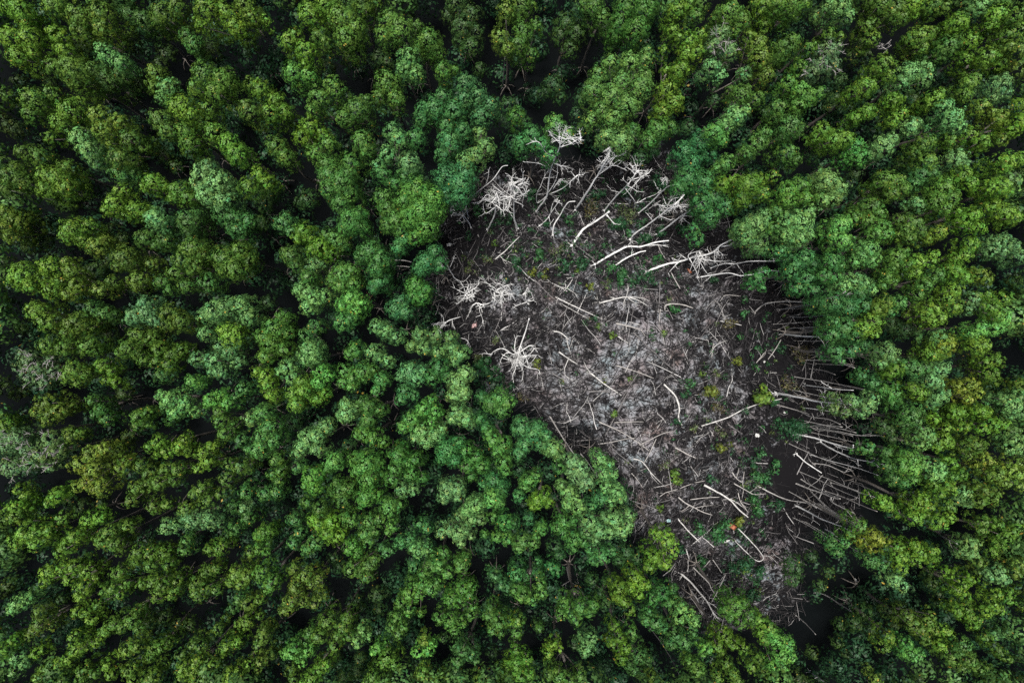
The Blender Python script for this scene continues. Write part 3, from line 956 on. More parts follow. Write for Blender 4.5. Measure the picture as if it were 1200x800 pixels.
def fast_mesh(name, V, Q, smooth=False, col=None):
    """quads only, from numpy arrays"""
    me = bpy.data.meshes.new(name)
    nv, nf = len(V), len(Q)
    me.vertices.add(nv)
    me.vertices.foreach_set('co', V.astype(np.float32).ravel())
    me.loops.add(nf * 4)
    me.loops.foreach_set('vertex_index', Q.astype(np.int32).ravel())
    me.polygons.add(nf)
    me.polygons.foreach_set('loop_start', np.arange(0, nf * 4, 4, dtype=np.int32))
    if smooth:
        me.polygons.foreach_set('use_smooth', np.ones(nf, dtype=bool))
    if col is not None:
        a = me.attributes.new('tint', 'FLOAT_COLOR', 'FACE')
        c = np.ones((nf, 4), dtype=np.float32); c[:, :3] = col
        a.data.foreach_set('color', c.ravel())
    me.update()
    return me

class Wood:
    """collects tapered tubes"""
    def __init__(self): self.V = []; self.F = []; self.n = 0
    def tube(self, P, R, sides=6, smooth=2, jit=0.0):
        P = np.asarray(P, float); R = np.asarray(R, float)
        if smooth and len(P) > 1:
            Q = []; RR = []
            for i in range(len(P) - 1):
                p0 = P[max(i - 1, 0)]; p1 = P[i]; p2 = P[i + 1]; p3 = P[min(i + 2, len(P) - 1)]
                for s in range(smooth):
                    t = s / smooth
                    Q.append(0.5 * (2 * p1 + (p2 - p0) * t + (2 * p0 - 5 * p1 + 4 * p2 - p3) * t * t + (3 * p1 - p0 - 3 * p2 + p3) * t ** 3))
                    RR.append(R[i] * (1 - t) + R[i + 1] * t)
            Q.append(P[-1]); RR.append(R[-1]); P = np.array(Q); R = np.array(RR)
            if jit:
                J = rng.normal(0, 1, P.shape) * R[:, None] * jit
                J[0] = 0
                P = P + J
                R = R * (1 + rng.normal(0, .09, len(R)))
        m = len(P)
        T = np.gradient(P, axis=0)
        T /= np.linalg.norm(T, axis=1)[:, None] + 1e-9
        up = np.array([0.31, 0.17, 0.93])
        A = np.cross(T, up); A /= np.linalg.norm(A, axis=1)[:, None] + 1e-9
        B = np.cross(T, A)
        ang = np.arange(sides) * 2 * math.pi / sides
        ring = P[:, None, :] + R[:, None, None] * (np.cos(ang)[None, :, None] * A[:, None, :] + np.sin(ang)[None, :, None] * B[:, None, :])
        self.V.append(ring.reshape(-1, 3))
        b = self.n
        for i in range(m - 1):
            for k in range(sides):
                k2 = (k + 1) % sides
                self.F.append((b + i * sides + k, b + i * sides + k2, b + (i + 1) * sides + k2, b + (i + 1) * sides + k))
        self.F.append(tuple(b + k for k in range(sides))[::-1])
        self.F.append(tuple(b + (m - 1) * sides + k for k in range(sides)))
        self.n += m * sides
        return P, R
    def build(self, name, mat, parent=None, off=None, smooth=True):
        V = np.concatenate(self.V)
        if off is not None: V = V - off
        me = bpy.data.meshes.new(name)
        me.from_pydata(V.tolist(), [], self.F)
        if smooth: me.polygons.foreach_set('use_smooth', np.ones(len(me.polygons), dtype=bool))
        me.update()
        return link(name, me, mat, parent)

# ------------------------------------------------------------------ materials
def new_mat(name):
    m = bpy.data.materials.new(name); m.use_nodes = True
    nt = m.node_tree; nt.nodes.clear()
    return m, nt, nt.nodes.new('ShaderNodeOutputMaterial')

def N(nt, kind, **kw):
    n = nt.nodes.new(kind)
    for k, v in kw.items():
        if k in n.inputs: n.inputs[k].default_value = v
        else: setattr(n, k, v)
    return n

def ramp(nt, stops, interp='LINEAR'):
    r = nt.nodes.new('ShaderNodeValToRGB'); e = r.color_ramp
    e.interpolation = interp
    while len(e.elements) < len(stops): e.elements.new(0.5)
    for el, (p, c) in zip(e.elements, stops):
        el.position = p; el.color = (*c, 1) if len(c) == 3 else c
    return r

def leaf_material():
    m, nt, out = new_mat('leaf'); L = nt.links.new
    at_ = N(nt, 'ShaderNodeAttribute', attribute_name='tint')
    geo = N(nt, 'ShaderNodeNewGeometry')
    # each leaf has a shade of its own: fresh pale leaves, old leaves, a few turned yellow or orange
    r = ramp(nt, [(0.0, (0.72, 0.72, 0.74)), (0.55, (0.96, 0.96, 0.96)), (0.9, (1.2, 1.17, 1.1)), (1.0, (1.5, 1.42, 1.4))])
    L(geo.outputs['Random Per Island'], r.inputs['Fac'])
    mul = N(nt, 'ShaderNodeMix', data_type='RGBA', blend_type='MULTIPLY')
    mul.inputs['Factor'].default_value = 1.0
    L(at_.outputs['Color'], mul.inputs['A']); L(r.outputs['Color'], mul.inputs['B'])
    wn = N(nt, 'ShaderNodeTexWhiteNoise', noise_dimensions='1D'); L(geo.outputs['Random Per Island'], wn.inputs['W'])
    old = ramp(nt, [(0.0, (0, 0, 0)), (0.992, (0, 0, 0)), (0.993, (1, 1, 1))], 'CONSTANT')
    L(wn.outputs['Value'], old.inputs['Fac'])
    mx = N(nt, 'ShaderNodeMix', data_type='RGBA'); L(old.outputs['Color'], mx.inputs['Factor'])
    L(mul.outputs['Result'], mx.inputs['A']); mx.inputs['B'].default_value = (0.24, 0.17, 0.03, 1)
    p = N(nt, 'ShaderNodeBsdfPrincipled', Roughness=0.55)
    p.inputs['Specular IOR Level'].default_value = 0.2
    L(mx.outputs['Result'], p.inputs['Base Color'])
    t = N(nt, 'ShaderNodeBsdfTranslucent'); 
    tc = N(nt, 'ShaderNodeMix', data_type='RGBA', blend_type='MULTIPLY'); tc.inputs['Factor'].default_value = 1.0
    L(mx.outputs['Result'], tc.inputs['A']); tc.inputs['B'].default_value = (1.15, 1.2, 0.6, 1)
    L(tc.outputs['Result'], t.inputs['Color'])
    ms = N(nt, 'ShaderNodeMixShader'); ms.inputs['Fac'].default_value = 0.13
    L(p.outputs[0], ms.inputs[1]); L(t.outputs[0], ms.inputs[2]); L(ms.outputs[0], out.inputs['Surface'])
    return m

def wood_material(name, c_lo, c_hi, rough=0.8, scale=6.0):
    m, nt, out = new_mat(name); L = nt.links.new
    geo = N(nt, 'ShaderNodeNewGeometry'); tc = N(nt, 'ShaderNodeTexCoord')
    nz = N(nt, 'ShaderNodeTexNoise', Scale=scale, Detail=6.0, Roughness=0.65); L(tc.outputs['Object'], nz.inputs['Vector'])
    r = ramp(nt, [(0.3, c_lo), (0.62, c_hi)]); L(nz.outputs['Fac'], r.inputs['Fac'])
    p = N(nt, 'ShaderNodeBsdfPrincipled', Roughness=rough); p.inputs['Specular IOR Level'].default_value = 0.2
    L(r.outputs['Color'], p.inputs['Base Color'])
    n2 = N(nt, 'ShaderNodeTexNoise', Scale=40.0, Detail=4.0); L(tc.outputs['Object'], n2.inputs['Vector'])
    b = N(nt, 'ShaderNodeBump', Strength=0.5, Distance=0.02); L(n2.outputs['Fac'], b.inputs['Height']); L(b.outputs[0], p.inputs['Normal'])
    L(p.outputs[0], out.inputs['Surface'])
    return m

def twig_material():
    m, nt, out = new_mat('litter_twig'); L = nt.links.new
    geo = N(nt, 'ShaderNodeNewGeometry')
    r = ramp(nt, [(0.0, (.004, .004, .0045)), (0.78, (.011, .010, .011)), (0.86, (.04, .037, .038)), (0.93, (.11, .105, .105)), (1.0, (.27, .265, .26))])
    L(geo.outputs['Random Per Island'], r.inputs['Fac'])
    p = N(nt, 'ShaderNodeBsdfPrincipled', Roughness=0.85); p.inputs['Specular IOR Level'].default_value = 0.2
    L(r.outputs['Color'], p.inputs['Base Color']); L(p.outputs[0], out.inputs['Surface'])
    return m

def ground_material():
    m, nt, out = new_mat('mud'); L = nt.links.new
    tc = N(nt, 'ShaderNodeTexCoord')
    attr = N(nt, 'ShaderNodeAttribute', attribute_name='soil')   # R clearing, G pale silt, B black wet mud plus painted shade under rim crowns
    sep = N(nt, 'ShaderNodeSeparateColor'); L(attr.outputs['Color'], sep.inputs[0])
    n1 = N(nt, 'ShaderNodeTexNoise', Scale=1.1, Detail=9.0, Roughness=0.68, Distortion=0.6); L(tc.outputs['Object'], n1.inputs['Vector'])
    n2 = N(nt, 'ShaderNodeTexNoise', Scale=0.33, Detail=5.0, Roughness=0.6); L(tc.outputs['Object'], n2.inputs['Vector'])
    n3 = N(nt, 'ShaderNodeTexNoise', Scale=2.6, Detail=8.0, Roughness=0.72, Distortion=1.2); L(tc.outputs['Object'], n3.inputs['Vector'])
    # silt colours: lilac grey, pinkish brown, cool grey
    hue = ramp(nt, [(0.36, (.082, .064, .061)), (0.43, (.110, .100, .106)), (0.54, (.124, .126, .136)), (0.64, (.10, .118, .128))]); L(n2.outputs['Fac'], hue.inputs['Fac'])
    # wet mottling
    a = N(nt, 'ShaderNodeMath', operation='MULTIPLY_ADD'); L(sep.outputs['Green'], a.inputs[0]); a.inputs[1].default_value = 0.30; L(n1.outputs['Fac'], a.inputs[2])
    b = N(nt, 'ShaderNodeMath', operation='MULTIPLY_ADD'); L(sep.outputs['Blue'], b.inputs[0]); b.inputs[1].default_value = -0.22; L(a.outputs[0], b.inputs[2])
    c = N(nt, 'ShaderNodeMath', operation='MULTIPLY_ADD'); L(n3.outputs['Fac'], c.inputs[0]); c.inputs[1].default_value = 0.85; L(b.outputs[0], c.inputs[2])
    wet = ramp(nt, [(0.80, (0, 0, 0)), (0.85, (.22, .22, .22)), (0.875, (.55, .55, .55)), (0.97, (1, 1, 1))]); c2 = N(nt, 'ShaderNodeMath', operation='MULTIPLY_ADD'); L(c.outputs[0], c2.inputs[0]); c2.inputs[1].default_value = 1.05; c2.inputs[2].default_value = -0.205; L(c2.outputs[0], wet.inputs['Fac'])
    mix = N(nt, 'ShaderNodeMix', data_type='RGBA'); L(wet.outputs['Color'], mix.inputs['Factor'])
    mix.inputs['A'].default_value = (.0034, .0032, .0038, 1); L(hue.outputs['Color'], mix.inputs['B'])
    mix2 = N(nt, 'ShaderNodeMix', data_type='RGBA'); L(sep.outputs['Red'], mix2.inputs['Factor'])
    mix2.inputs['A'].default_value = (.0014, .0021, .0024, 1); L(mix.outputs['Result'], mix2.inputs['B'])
    p = N(nt, 'ShaderNodeBsdfPrincipled', Roughness=0.75); p.inputs['Specular IOR Level'].default_value = 0.03
    L(mix2.outputs['Result'], p.inputs['Base Color'])
    bm = N(nt, 'ShaderNodeBump', Strength=0.7, Distance=0.12); L(c.outputs[0], bm.inputs['Height']); L(bm.outputs[0], p.inputs['Normal'])
    L(p.outputs[0], out.inputs['Surface'])
    return m

def plain(name, col, rough=0.4):
    m, nt, out = new_mat(name); L = nt.links.new
    tc = N(nt, 'ShaderNodeTexCoord')
    nz = N(nt, 'ShaderNodeTexNoise', Scale=9.0, Detail=4.0); L(tc.outputs['Object'], nz.inputs['Vector'])
    r = ramp(nt, [(0.3, tuple(c * .6 for c in col)), (0.6, col)]); L(nz.outputs['Fac'], r.inputs['Fac'])
    p = N(nt, 'ShaderNodeBsdfPrincipled', Roughness=rough); L(r.outputs['Color'], p.inputs['Base Color']); L(p.outputs[0], out.inputs['Surface'])
    return m

M_LEAF = leaf_material()
M_BARK = wood_material('bark', (.05, .042, .036), (.15, .135, .12))
M_DEAD = wood_material('bleached_wood', (.24, .24, .238), (.47, .47, .465))
M_TRUNK = wood_material('pale_bark', (.09, .085, .082), (.27, .26, .25))
M_LOG = wood_material('weathered_wood', (.12, .115, .112), (.31, .305, .295))
M_POLE = wood_material('grey_wood', (.10, .092, .088), (.22, .21, .20))
M_DARKLOG = wood_material('dark_wood', (.03, .028, .028), (.085, .08, .08))
M_RED = wood_material('reddish_bark', (.10, .045, .035), (.22, .10, .08))
M_TWIG = twig_material()
M_MUD = ground_material()

# ------------------------------------------------------------------ foliage
PAL = {   # crown tint, linear
    'g': (.035, .103, .020), 'y': (.054, .118, .013), 'l': (.050, .142, .026), 'Y': (.044, .110, .026),
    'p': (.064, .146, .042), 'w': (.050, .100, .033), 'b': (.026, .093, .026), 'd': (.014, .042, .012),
    'o': (.052, .094, .013), 'a': (.076, .118, .014), 'e': (.018, .095, .035), 'v': (.060, .095, .030)}

def lobe_leaves(cx, cy, cz, r, tint, n, leaf=0.155, low=-0.35, squash=1.5, var=0.12, high=1.0):
    """n leaves gathered in rosettes over one rounded bough of a crown"""
    ns = max(10, int(95 * (r / 0.8) ** 1.6))
    # rosette centres
    ii = np.arange(ns) + .5
    u = np.clip(high - (high - low) * ii / ns + rng.normal(0, .5 / math.sqrt(ns), ns), low, high); ph = ii * 2.39996 + rng.uniform(0, 6.28) + rng.normal(0, .9 / math.sqrt(ns), ns) * 3
    s = np.sqrt(np.maximum(0, 1 - u * u))
    D = np.stack([s * np.cos(ph), s * np.sin(ph), u], 1)
    rr = r * np.where(rng.random(ns) < .22, rng.uniform(.62, .8, ns), rng.uniform(.84, 1.08, ns))
    rr *= 1 + .09 * np.sin(ph * 3 + u * 4 + rng.uniform(0, 6)) + .07 * np.sin(ph * 5 - u * 7 + rng.uniform(0, 6))
    cen = D * rr[:, None] * np.array([1, 1, squash])
    k = rng.integers(0, ns, n)
    rs = r * 0.16 + .05
    G = rng.normal(0, 1, (n, 3)); G /= np.linalg.norm(G, axis=1)[:, None]
    G = G + D[k] * 0.55; G /= np.linalg.norm(G, axis=1)[:, None] + 1e-9
    P = cen[k] + G * (rs * rng.uniform(.45, 1.0, n) ** .6)[:, None] + np.array([cx, cy, cz])
    Nn = G * .45 + D[k] * np.array([1, 1, .7]) * 1.8 + rng.normal(0, .30, (n, 3))
    Nn /= np.linalg.norm(Nn, axis=1)[:, None] + 1e-9
    R = rng.normal(0, 1, (n, 3)); T = np.cross(Nn, R); T /= np.linalg.norm(T, axis=1)[:, None] + 1e-9
    B = np.cross(Nn, T)
    l = leaf * rng.uniform(.65, 1.25, n); w = l * rng.uniform(.42, .62, n)
    V = np.stack([P - T * (l / 2)[:, None], P + B * (w / 2)[:, None], P + T * (l / 2)[:, None], P - B * (w / 2)[:, None]], 1).reshape(-1, 3)
    # fresh shoots at some rosettes, older foliage at others
    sv = np.exp(rng.normal(0, var, ns))
    hv = rng.normal(0, .07, ns)
    col = np.asarray(tint)[None, :] * sv[k][:, None] * np.stack([1 + hv[k] * 1.6, np.ones(n), 1 - hv[k]], 1)
    return V, col

class Crown:
    def __init__(self): self.V = []; self.c = []
    def lobe(self, *a, **k):
        V, c = lobe_leaves(*a, **k); self.V.append(V); self.c.append(c)
    def mesh(self, name, off):
        V = np.concatenate(self.V) - off; c = np.concatenate(self.c)
        return fast_mesh(name, V, np.arange(len(V)).reshape(-1, 4), col=np.clip(c, 0, 1))

trees = []
ox = oy = 0; mul = 1.0
for line in TREES.strip().splitlines():
    if line[0] == '@':
        a = line[1:].split(','); ox, oy, mul = float(a[0]), float(a[1]), float(a[2]); continue
    code, *ls = line.split()
    lobes = []
    for t in ls:
        x, y, r = (float(v) for v in t.split(','))
        lobes.append((ox + x * 2.5, oy + y * 2.5, r * 2.5 * mul))
    trees.append((code, lobes))

def size_of(t):
    return sum(l[2] ** 2 for l in t[1]) * (0.55 if t[0] == 'd' else 1.0)
order = sorted(range(len(trees)), key=lambda i: -size_of(trees[i]))
NAMED = set(order[:300])

# ---- words for the labels
LANDMARKS = [
    (655, 200, 'the tall white forked dead tree'), (738, 112, 'the huge crown above the clearing'),
    (488, 248, 'the big round crown beside the clearing'), (45, 525, 'the pale grey wispy tree'),
    (120, 550, 'the big olive brown crown'), (1108, 403, 'the orange yellow tree'), (1137, 455, 'the amber flecked tree'),
    (355, 685, 'the big dull olive crown'), (1175, 550, 'the golden olive crown'), (612, 420, 'the spidery white dead tree'),
    (856, 614, 'the orange litter'), (1000, 472, 'the brightest bare trunk'), (852, 65, 'the grey leafless crown top'),
    (1034, 55, 'the lifeless twigs poking out'), (590, 85, 'the lone pale vertical trunk'), (640, 85, 'the black gap above the clearing'),
    (970, 705, 'the black gap below the clearing'), (668, 675, 'the tangle of pale forked stems'), (100, 90, 'the gap in the top corner'),
    (735, 330, 'the emerald ground shrubs'), (470, 310, 'the two pale stems bridging a slot'), (120, 625, 'the lime crown'),
    (840, 705, 'the fallen trunks in the narrow tongue'), (425, 317, 'the reddish bare stem')]
TONE = {'g': 'mid green', 'y': 'yellow green', 'l': 'bright lime green', 'Y': 'many toned green', 'p': 'pale green', 'w': 'grey green twiggy',
        'b': 'bluish green', 'd': 'dark green', 'o': 'olive brown', 'a': 'golden yellow'}
NUM = {1: 'single domed', 2: 'double domed', 3: 'triple domed', 4: 'four domed', 5: 'five domed', 6: 'six domed', 7: 'seven domed', 8: 'eight domed', 9: 'nine domed'}
used_labels = set()
def compass(dx, dy):
    a = (math.degrees(math.atan2(dy, dx)) + 360) % 360
    return ['right of', 'below right of', 'below', 'below left of', 'left of', 'above left of', 'above', 'above right of'][int((a + 22.5) // 45) % 8]
def words_for(look, x, y, force_place=False):
    best = sorted(LANDMARKS, key=lambda l: math.hypot(l[0] - x, l[1] - y))
    edges = []
    if x < 28: edges.append('the left edge')
    if x > 1172: edges.append('the right edge')
    if y < 24: edges.append('the top edge')
    if y > 776: edges.append('the bottom edge')
    if edges:
        frac = round((y if 'left' in edges[0] or 'right' in edges[0] else x) / (800 if 'left' in edges[0] or 'right' in edges[0] else 1200) * 100)
        way = 'down' if 'left' in edges[0] or 'right' in edges[0] else 'along'
        lab = f'{look} cut by {edges[0]}, {frac} percent {way}'
        if lab not in used_labels:
            used_labels.add(lab); return lab
    for lx, ly, ph in best[:2]:
        d = math.hypot(lx - x, ly - y)
        if d > 95: break
        if d < 10: continue
        lab = f"{look} {'just' if d < 48 else 'a little'} {compass(x - lx, y - ly)} {ph}"
        if lab not in used_labels and len(lab.split()) <= 16:
            used_labels.add(lab); return lab
    lab = f'{look}, {round(x / 12)} percent across and {round(y / 8)} percent down'
    if lab not in used_labels and len(lab.replace('.', ' ').split()) <= 14:
        lab += ' the photo'
    if lab in used_labels:
        lab = f'{look}, {x / 12:.1f} percent across and {y / 8:.1f} percent down'
    used_labels.add(lab)
    return lab

LEAF_K = 1700
stuff_crown = Crown()
def height_of(code, lobes, i):
    h = random.Random(i * 7 + 3)
    big = max(l[2] for l in lobes)
    z = 10.8 + h.uniform(-.8, 1.0) + (big - 14) * .06
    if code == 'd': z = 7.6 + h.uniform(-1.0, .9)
    if code == 'b': z -= 0.9
    return z

for i, (code, lobes) in enumerate(trees):
    h = random.Random(i)
    z0 = height_of(code, lobes, i)
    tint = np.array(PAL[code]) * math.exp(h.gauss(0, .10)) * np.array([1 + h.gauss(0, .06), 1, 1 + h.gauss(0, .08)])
    cx = sum(l[0] for l in lobes) / len(lobes); cy = sum(l[1] for l in lobes) / len(lobes)
    if code in 'gdb':      # outer stands yellower; edge vignette painted in by darkening the tint
        q = min(1, max(0, (math.hypot(cx - 680, cy - 400) - 230) / 260))
        tint = tint * np.array([1 + .18 * q, 1 - .16 * q, 1 - .42 * q])
    named = i in NAMED
    crown = Crown() if named else stuff_crown
    tops = []
    for (x, y, r) in lobes:
        z = z0 + h.uniform(-.5, .35) + (r - 13) * .04 + .35 - math.hypot(x - cx, y - cy) * .022
        rw = r * (H - z) / F * .81
        c = at(x, y, z)
        nl = int(LEAF_K * rw * rw)
        lt = tint * math.exp(h.gauss(0, .07))
        crown.lobe(c[0], c[1], z, rw, lt, nl)
        # the same bough's lower, inner foliage
        if code not in 'd':
            crown.lobe(c[0] + h.uniform(-.2, .2), c[1] + h.uniform(-.2, .2), z - rw * 2.3, rw * .86, lt, int(nl * .6), low=-.8, high=.55)
        tops.append((c[0], c[1], z - rw * .5, rw))
    if not named: continue
    base = np.array([np.mean([t[0] for t in tops]) + h.uniform(-.3, .3), np.mean([t[1] for t in tops]) + h.uniform(-.3, .3), 0.0])
    rx = max(l[2] for l in lobes)
    tot = sum(l[2] ** 2 for l in lobes)
    size = 'big' if tot > 900 else ('small' if tot < 430 else 'mid sized')
    look = f"{size} {TONE[code]} {NUM.get(len(lobes), 'many domed')} tree"
    root = empty('mangrove_tree', base)
    tag(root, words_for(look, cx, cy), 'tree', 'mangrove trees of the closed forest')
    link('crown', crown.mesh('crown', base), M_LEAF, root)
    w = Wood()
    zt = z0 - 2.2
    mid = base + np.array([h.uniform(-.35, .35), h.uniform(-.35, .35), zt * .5])
    fork = base + np.array([h.uniform(-.3, .3), h.uniform(-.3, .3), zt])
    w.tube([base + np.array([0, 0, -.15]), mid, fork], [.16, .12, .09], 6, 3, .1)
    for t in tops:
        e = np.array([t[0], t[1], t[2]])
        s = mid * .35 + fork * .65
        w.tube([s, (s + e) / 2 + np.array([0, 0, -.25]), e], [.075, .05, .025], 5, 2, .1)
    for a in range(5):      # prop roots
        th = a * 1.26 + h.uniform(0, .6); q = np.array([math.cos(th), math.sin(th), 0])
        w.tube([base + np.array([0, 0, 1.3]), base + q * .45 + np.array([0, 0, .95]), base + q * .85 + np.array([0, 0, -.1])], [.05, .04, .035], 4, 2)
    w.build('trunk', M_BARK, root, base)
    if code == 'w':
        for (x, y, r) in lobes:
            tw = Wood(); z = z0 + .3; rw = r * (H - z) / F
            c = at(x, y, z)
            for _ in range(4):
                d = rng.normal(0, 1, 3); d[2] = abs(d[2]) * .6 + .3; d /= np.linalg.norm(d)
                e = c + d * rw * rng.uniform(.9, 1.3)
                pts = [c - np.array([0, 0, rw * .4]), c + d * rw * .6 + rng.normal(0, .06, 3), e]
                tw.tube(pts, [.03, .022, .012], 4, 2)
                for _ in range(5):
                    s = pts[1] * (1 - (q := rng.uniform(0, 1))) + e * q
                    d2 = d + rng.normal(0, .7, 3); d2 /= np.linalg.norm(d2)
                    tw.tube([s, s + d2 * rw * .4], [.016, .009], 3, 0)
            tw.build('twig_spray', M_POLE, root, base)

# ------------------------------------------------------------------ the clearing
CLEAR = [(520,268),(530,240),(560,212),(600,198),(640,190),(690,195),(740,188),(790,192),(828,222),(850,258),(880,298),(900,318),(938,345),(958,380),(962,430),(982,470),(996,510),(1004,560),(995,606),(955,636),(928,660),(936,700),(922,722),(890,728),(862,712),(842,734),(818,720),(792,672),(758,632),(742,602),(738,572),(722,546),(690,546),(660,522),(638,492),(608,466),(588,440),(558,402),(528,382),(512,340)]
poly = np.array([at(x, y)[:2] for x, y in CLEAR])
def sd_poly(X, Y):
    d = np.full(X.shape, 1e9); inside = np.zeros(X.shape, bool)
    n = len(poly)
    for i in range(n):
        ax, ay = poly[i]; bx, by = poly[(i + 1) % n]
        ex, ey = bx - ax, by - ay
        t = np.clip(((X - ax) * ex + (Y - ay) * ey) / (ex * ex + ey * ey), 0, 1)
        d = np.minimum(d, np.hypot(X - ax - ex * t, Y - ay - ey * t))
        c = ((ay > Y) != (by > Y)) & (X < (bx - ax) * (Y - ay) / (by - ay + 1e-12) + ax)
        inside ^= c
    return np.where(inside, -d, d)

def axis(lim, step, far):
    a = np.arange(-lim, lim + 1e-6, step); o = [lim]
    s = step
    while o[-1] < far:
        s *= 1.5; o.append(o[-1] + s)
    o = np.array(o[1:])
    return np.concatenate([-o[::-1], a, o])
gx = axis(52, .3, 1500); gy = axis(38, .3, 1500)
X, Y = np.meshgrid(gx, gy)
sd = sd_poly(X, Y)
def wave(X, Y):
    z = np.zeros_like(X)
    for k in range(14):
        f = rng.uniform(.25, 1.6); a = rng.uniform(0, 6.28)
        z += np.sin((X * math.cos(a) + Y * math.sin(a)) * f + rng.uniform(0, 6.28)) * .045 / f ** .6
    return z
Z = wave(X, Y) - .08
Z = np.where(np.hypot(X, Y) > 70, -.08, Z)
clear = np.clip(.5 - (sd + wave(X, Y) * 6) / 1.6, 0, 1)
PALE = [(745,412,42,30,1),(700,440,48,32,.8),(772,402,34,30,.9),(735,348,28,16,1),(655,455,44,28,.9),(735,470,44,34,.8),(745,520,38,26,.7),(805,482,13,14,1),(850,458,13,11,1),(718,590,12,26,.8),(765,598,18,20,.8),(838,640,26,14,1),(643,352,30,24,.5),(600,345,46,34,.5),(832,352,20,34,.8),(580,216,16,16,1),(876,680,9,7,1),(891,704,7,10,1),(700,268,34,20,.35),(895,590,22,18,.4),(780,320,34,18,.4),(680,480,50,36,.5),(800,430,40,40,.4),(905,660,22,40,.6),(870,470,35,40,.35),(850,540,40,40,.35),(895,590,22,22,.45),(780,530,40,40,.4),(845,420,30,30,.35),(690,345,50,30,.35),(745,570,20,20,.6),(650,270,30,20,.4)]
DARK = [(556,300,40,55,.6),(885,390,40,50,.4),(955,430,62,110,.95),(945,570,62,60,.85),(905,520,30,50,.5),(540,375,30,30,.4),(900,700,40,30,.4),(840,300,40,40,.4),(660,220,90,30,.5)]  # black mud, with the shade under the leaning rim crowns painted in
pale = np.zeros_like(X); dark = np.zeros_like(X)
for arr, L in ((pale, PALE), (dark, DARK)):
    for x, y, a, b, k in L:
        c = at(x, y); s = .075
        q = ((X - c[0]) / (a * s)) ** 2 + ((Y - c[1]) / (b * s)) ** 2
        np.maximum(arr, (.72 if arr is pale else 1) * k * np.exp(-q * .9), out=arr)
nx, ny = len(gx), len(gy)
V = np.stack([X.ravel(), Y.ravel(), Z.ravel()], 1)
idx = np.arange(nx * ny).reshape(ny, nx)
Q = np.stack([idx[:-1, :-1], idx[:-1, 1:], idx[1:, 1:], idx[1:, :-1]], -1).reshape(-1, 4)
me = fast_mesh('ground', V, Q, smooth=True)
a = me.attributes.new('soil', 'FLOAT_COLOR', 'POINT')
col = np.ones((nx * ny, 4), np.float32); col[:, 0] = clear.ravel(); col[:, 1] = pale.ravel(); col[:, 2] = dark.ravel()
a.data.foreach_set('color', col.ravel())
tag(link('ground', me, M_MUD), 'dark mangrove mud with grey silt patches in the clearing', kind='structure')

# ---- twig litter: nobody could count it
tw = Wood()
xs = rng.uniform(poly[:, 0].min() - 1, poly[:, 0].max() + 1, 42000); ys = rng.uniform(poly[:, 1].min() - 1, poly[:, 1].max() + 1, 42000)
s = sd_poly(xs, ys); keep = s < .6
xs, ys = xs[keep][:20000], ys[keep][:20000]
heaps = [(at(rng.uniform(560, 980), rng.uniform(230, 700))[:2], rng.uniform(0, math.pi)) for _ in range(70)]
for x, y in zip(xs, ys):
    if x > 19 and y > -18 and rng.random() < .55: continue
    L = min(2.6, rng.gamma(1.8, .34) + .12)
    j = min(range(70), key=lambda q: (heaps[q][0][0] - x) ** 2 + (heaps[q][0][1] - y) ** 2)
    th = heaps[j][1] + rng.normal(0, .75)
    d = np.array([math.cos(th), math.sin(th), rng.normal(0, .12)])
    p = np.array([x, y, rng.uniform(.02, .28)])
    bend = rng.normal(0, .09, 3) * L
    r = .011 + .012 * L * rng.uniform(.5, 1.2)
    tw.tube([p - d * L / 2, p + bend, p + d * L / 2], [r, r * .85, r * .45], 4, 0)
    if L > .8 and rng.random() < .6:
        for _ in range(rng.integers(1, 4)):
            q = rng.uniform(-.2, .45); b0 = p + d * L * q
            t2 = th + rng.choice([-1, 1]) * rng.uniform(.4, 1.0)
            e = b0 + np.array([math.cos(t2), math.sin(t2), rng.uniform(-.05, .3)]) * L * rng.uniform(.2, .4)
            tw.tube([b0, e], [r * .55, r * .3], 3, 0)
for _ in range(640):
    while True:
        x = rng.uniform(poly[:, 0].min(), poly[:, 0].max()); y = rng.uniform(poly[:, 1].min(), poly[:, 1].max())
        if sd_poly(np.array([x]), np.array([y]))[0] < -.4 and (y < 6 or rng.random() < .35) and (x < 21 or rng.random() < .2): break
    L = rng.uniform(1.2, 3.6); th = rng.uniform(0, math.pi) if rng.random() < .5 else heaps[rng.integers(70)][1]
    d = np.array([math.cos(th), math.sin(th), rng.normal(0, .05)]); p = np.array([x, y, rng.uniform(.12, .4)])
    r = rng.uniform(.022, .05)
    pts = [p + d * L * t + rng.normal(0, .035, 3) * L * (0 < t < 1) for t in (-.5, -.2, .1, .5)]
    tw.tube(pts, [r, r * .9, r * .75, r * .4], 5, 0)
    for _ in range(rng.integers(1, 6)):
        t = rng.uniform(-.1, .5); t2 = th + rng.choice([-1, 1]) * rng.uniform(.35, .9)
        b0 = p + d * L * t; e = b0 + np.array([math.cos(t2), math.sin(t2), rng.uniform(-.05, .25)]) * L * rng.uniform(.15, .35)
        tw.tube([b0, (b0 + e) / 2 + rng.normal(0, .04, 3), e], [r * .5, r * .4, r * .22], 4, 0)
tag(tw.build('twig_litter', M_TWIG, smooth=False), 'dense litter of dark fallen twigs covering the mud of the clearing', 'litter', kind='stuff')

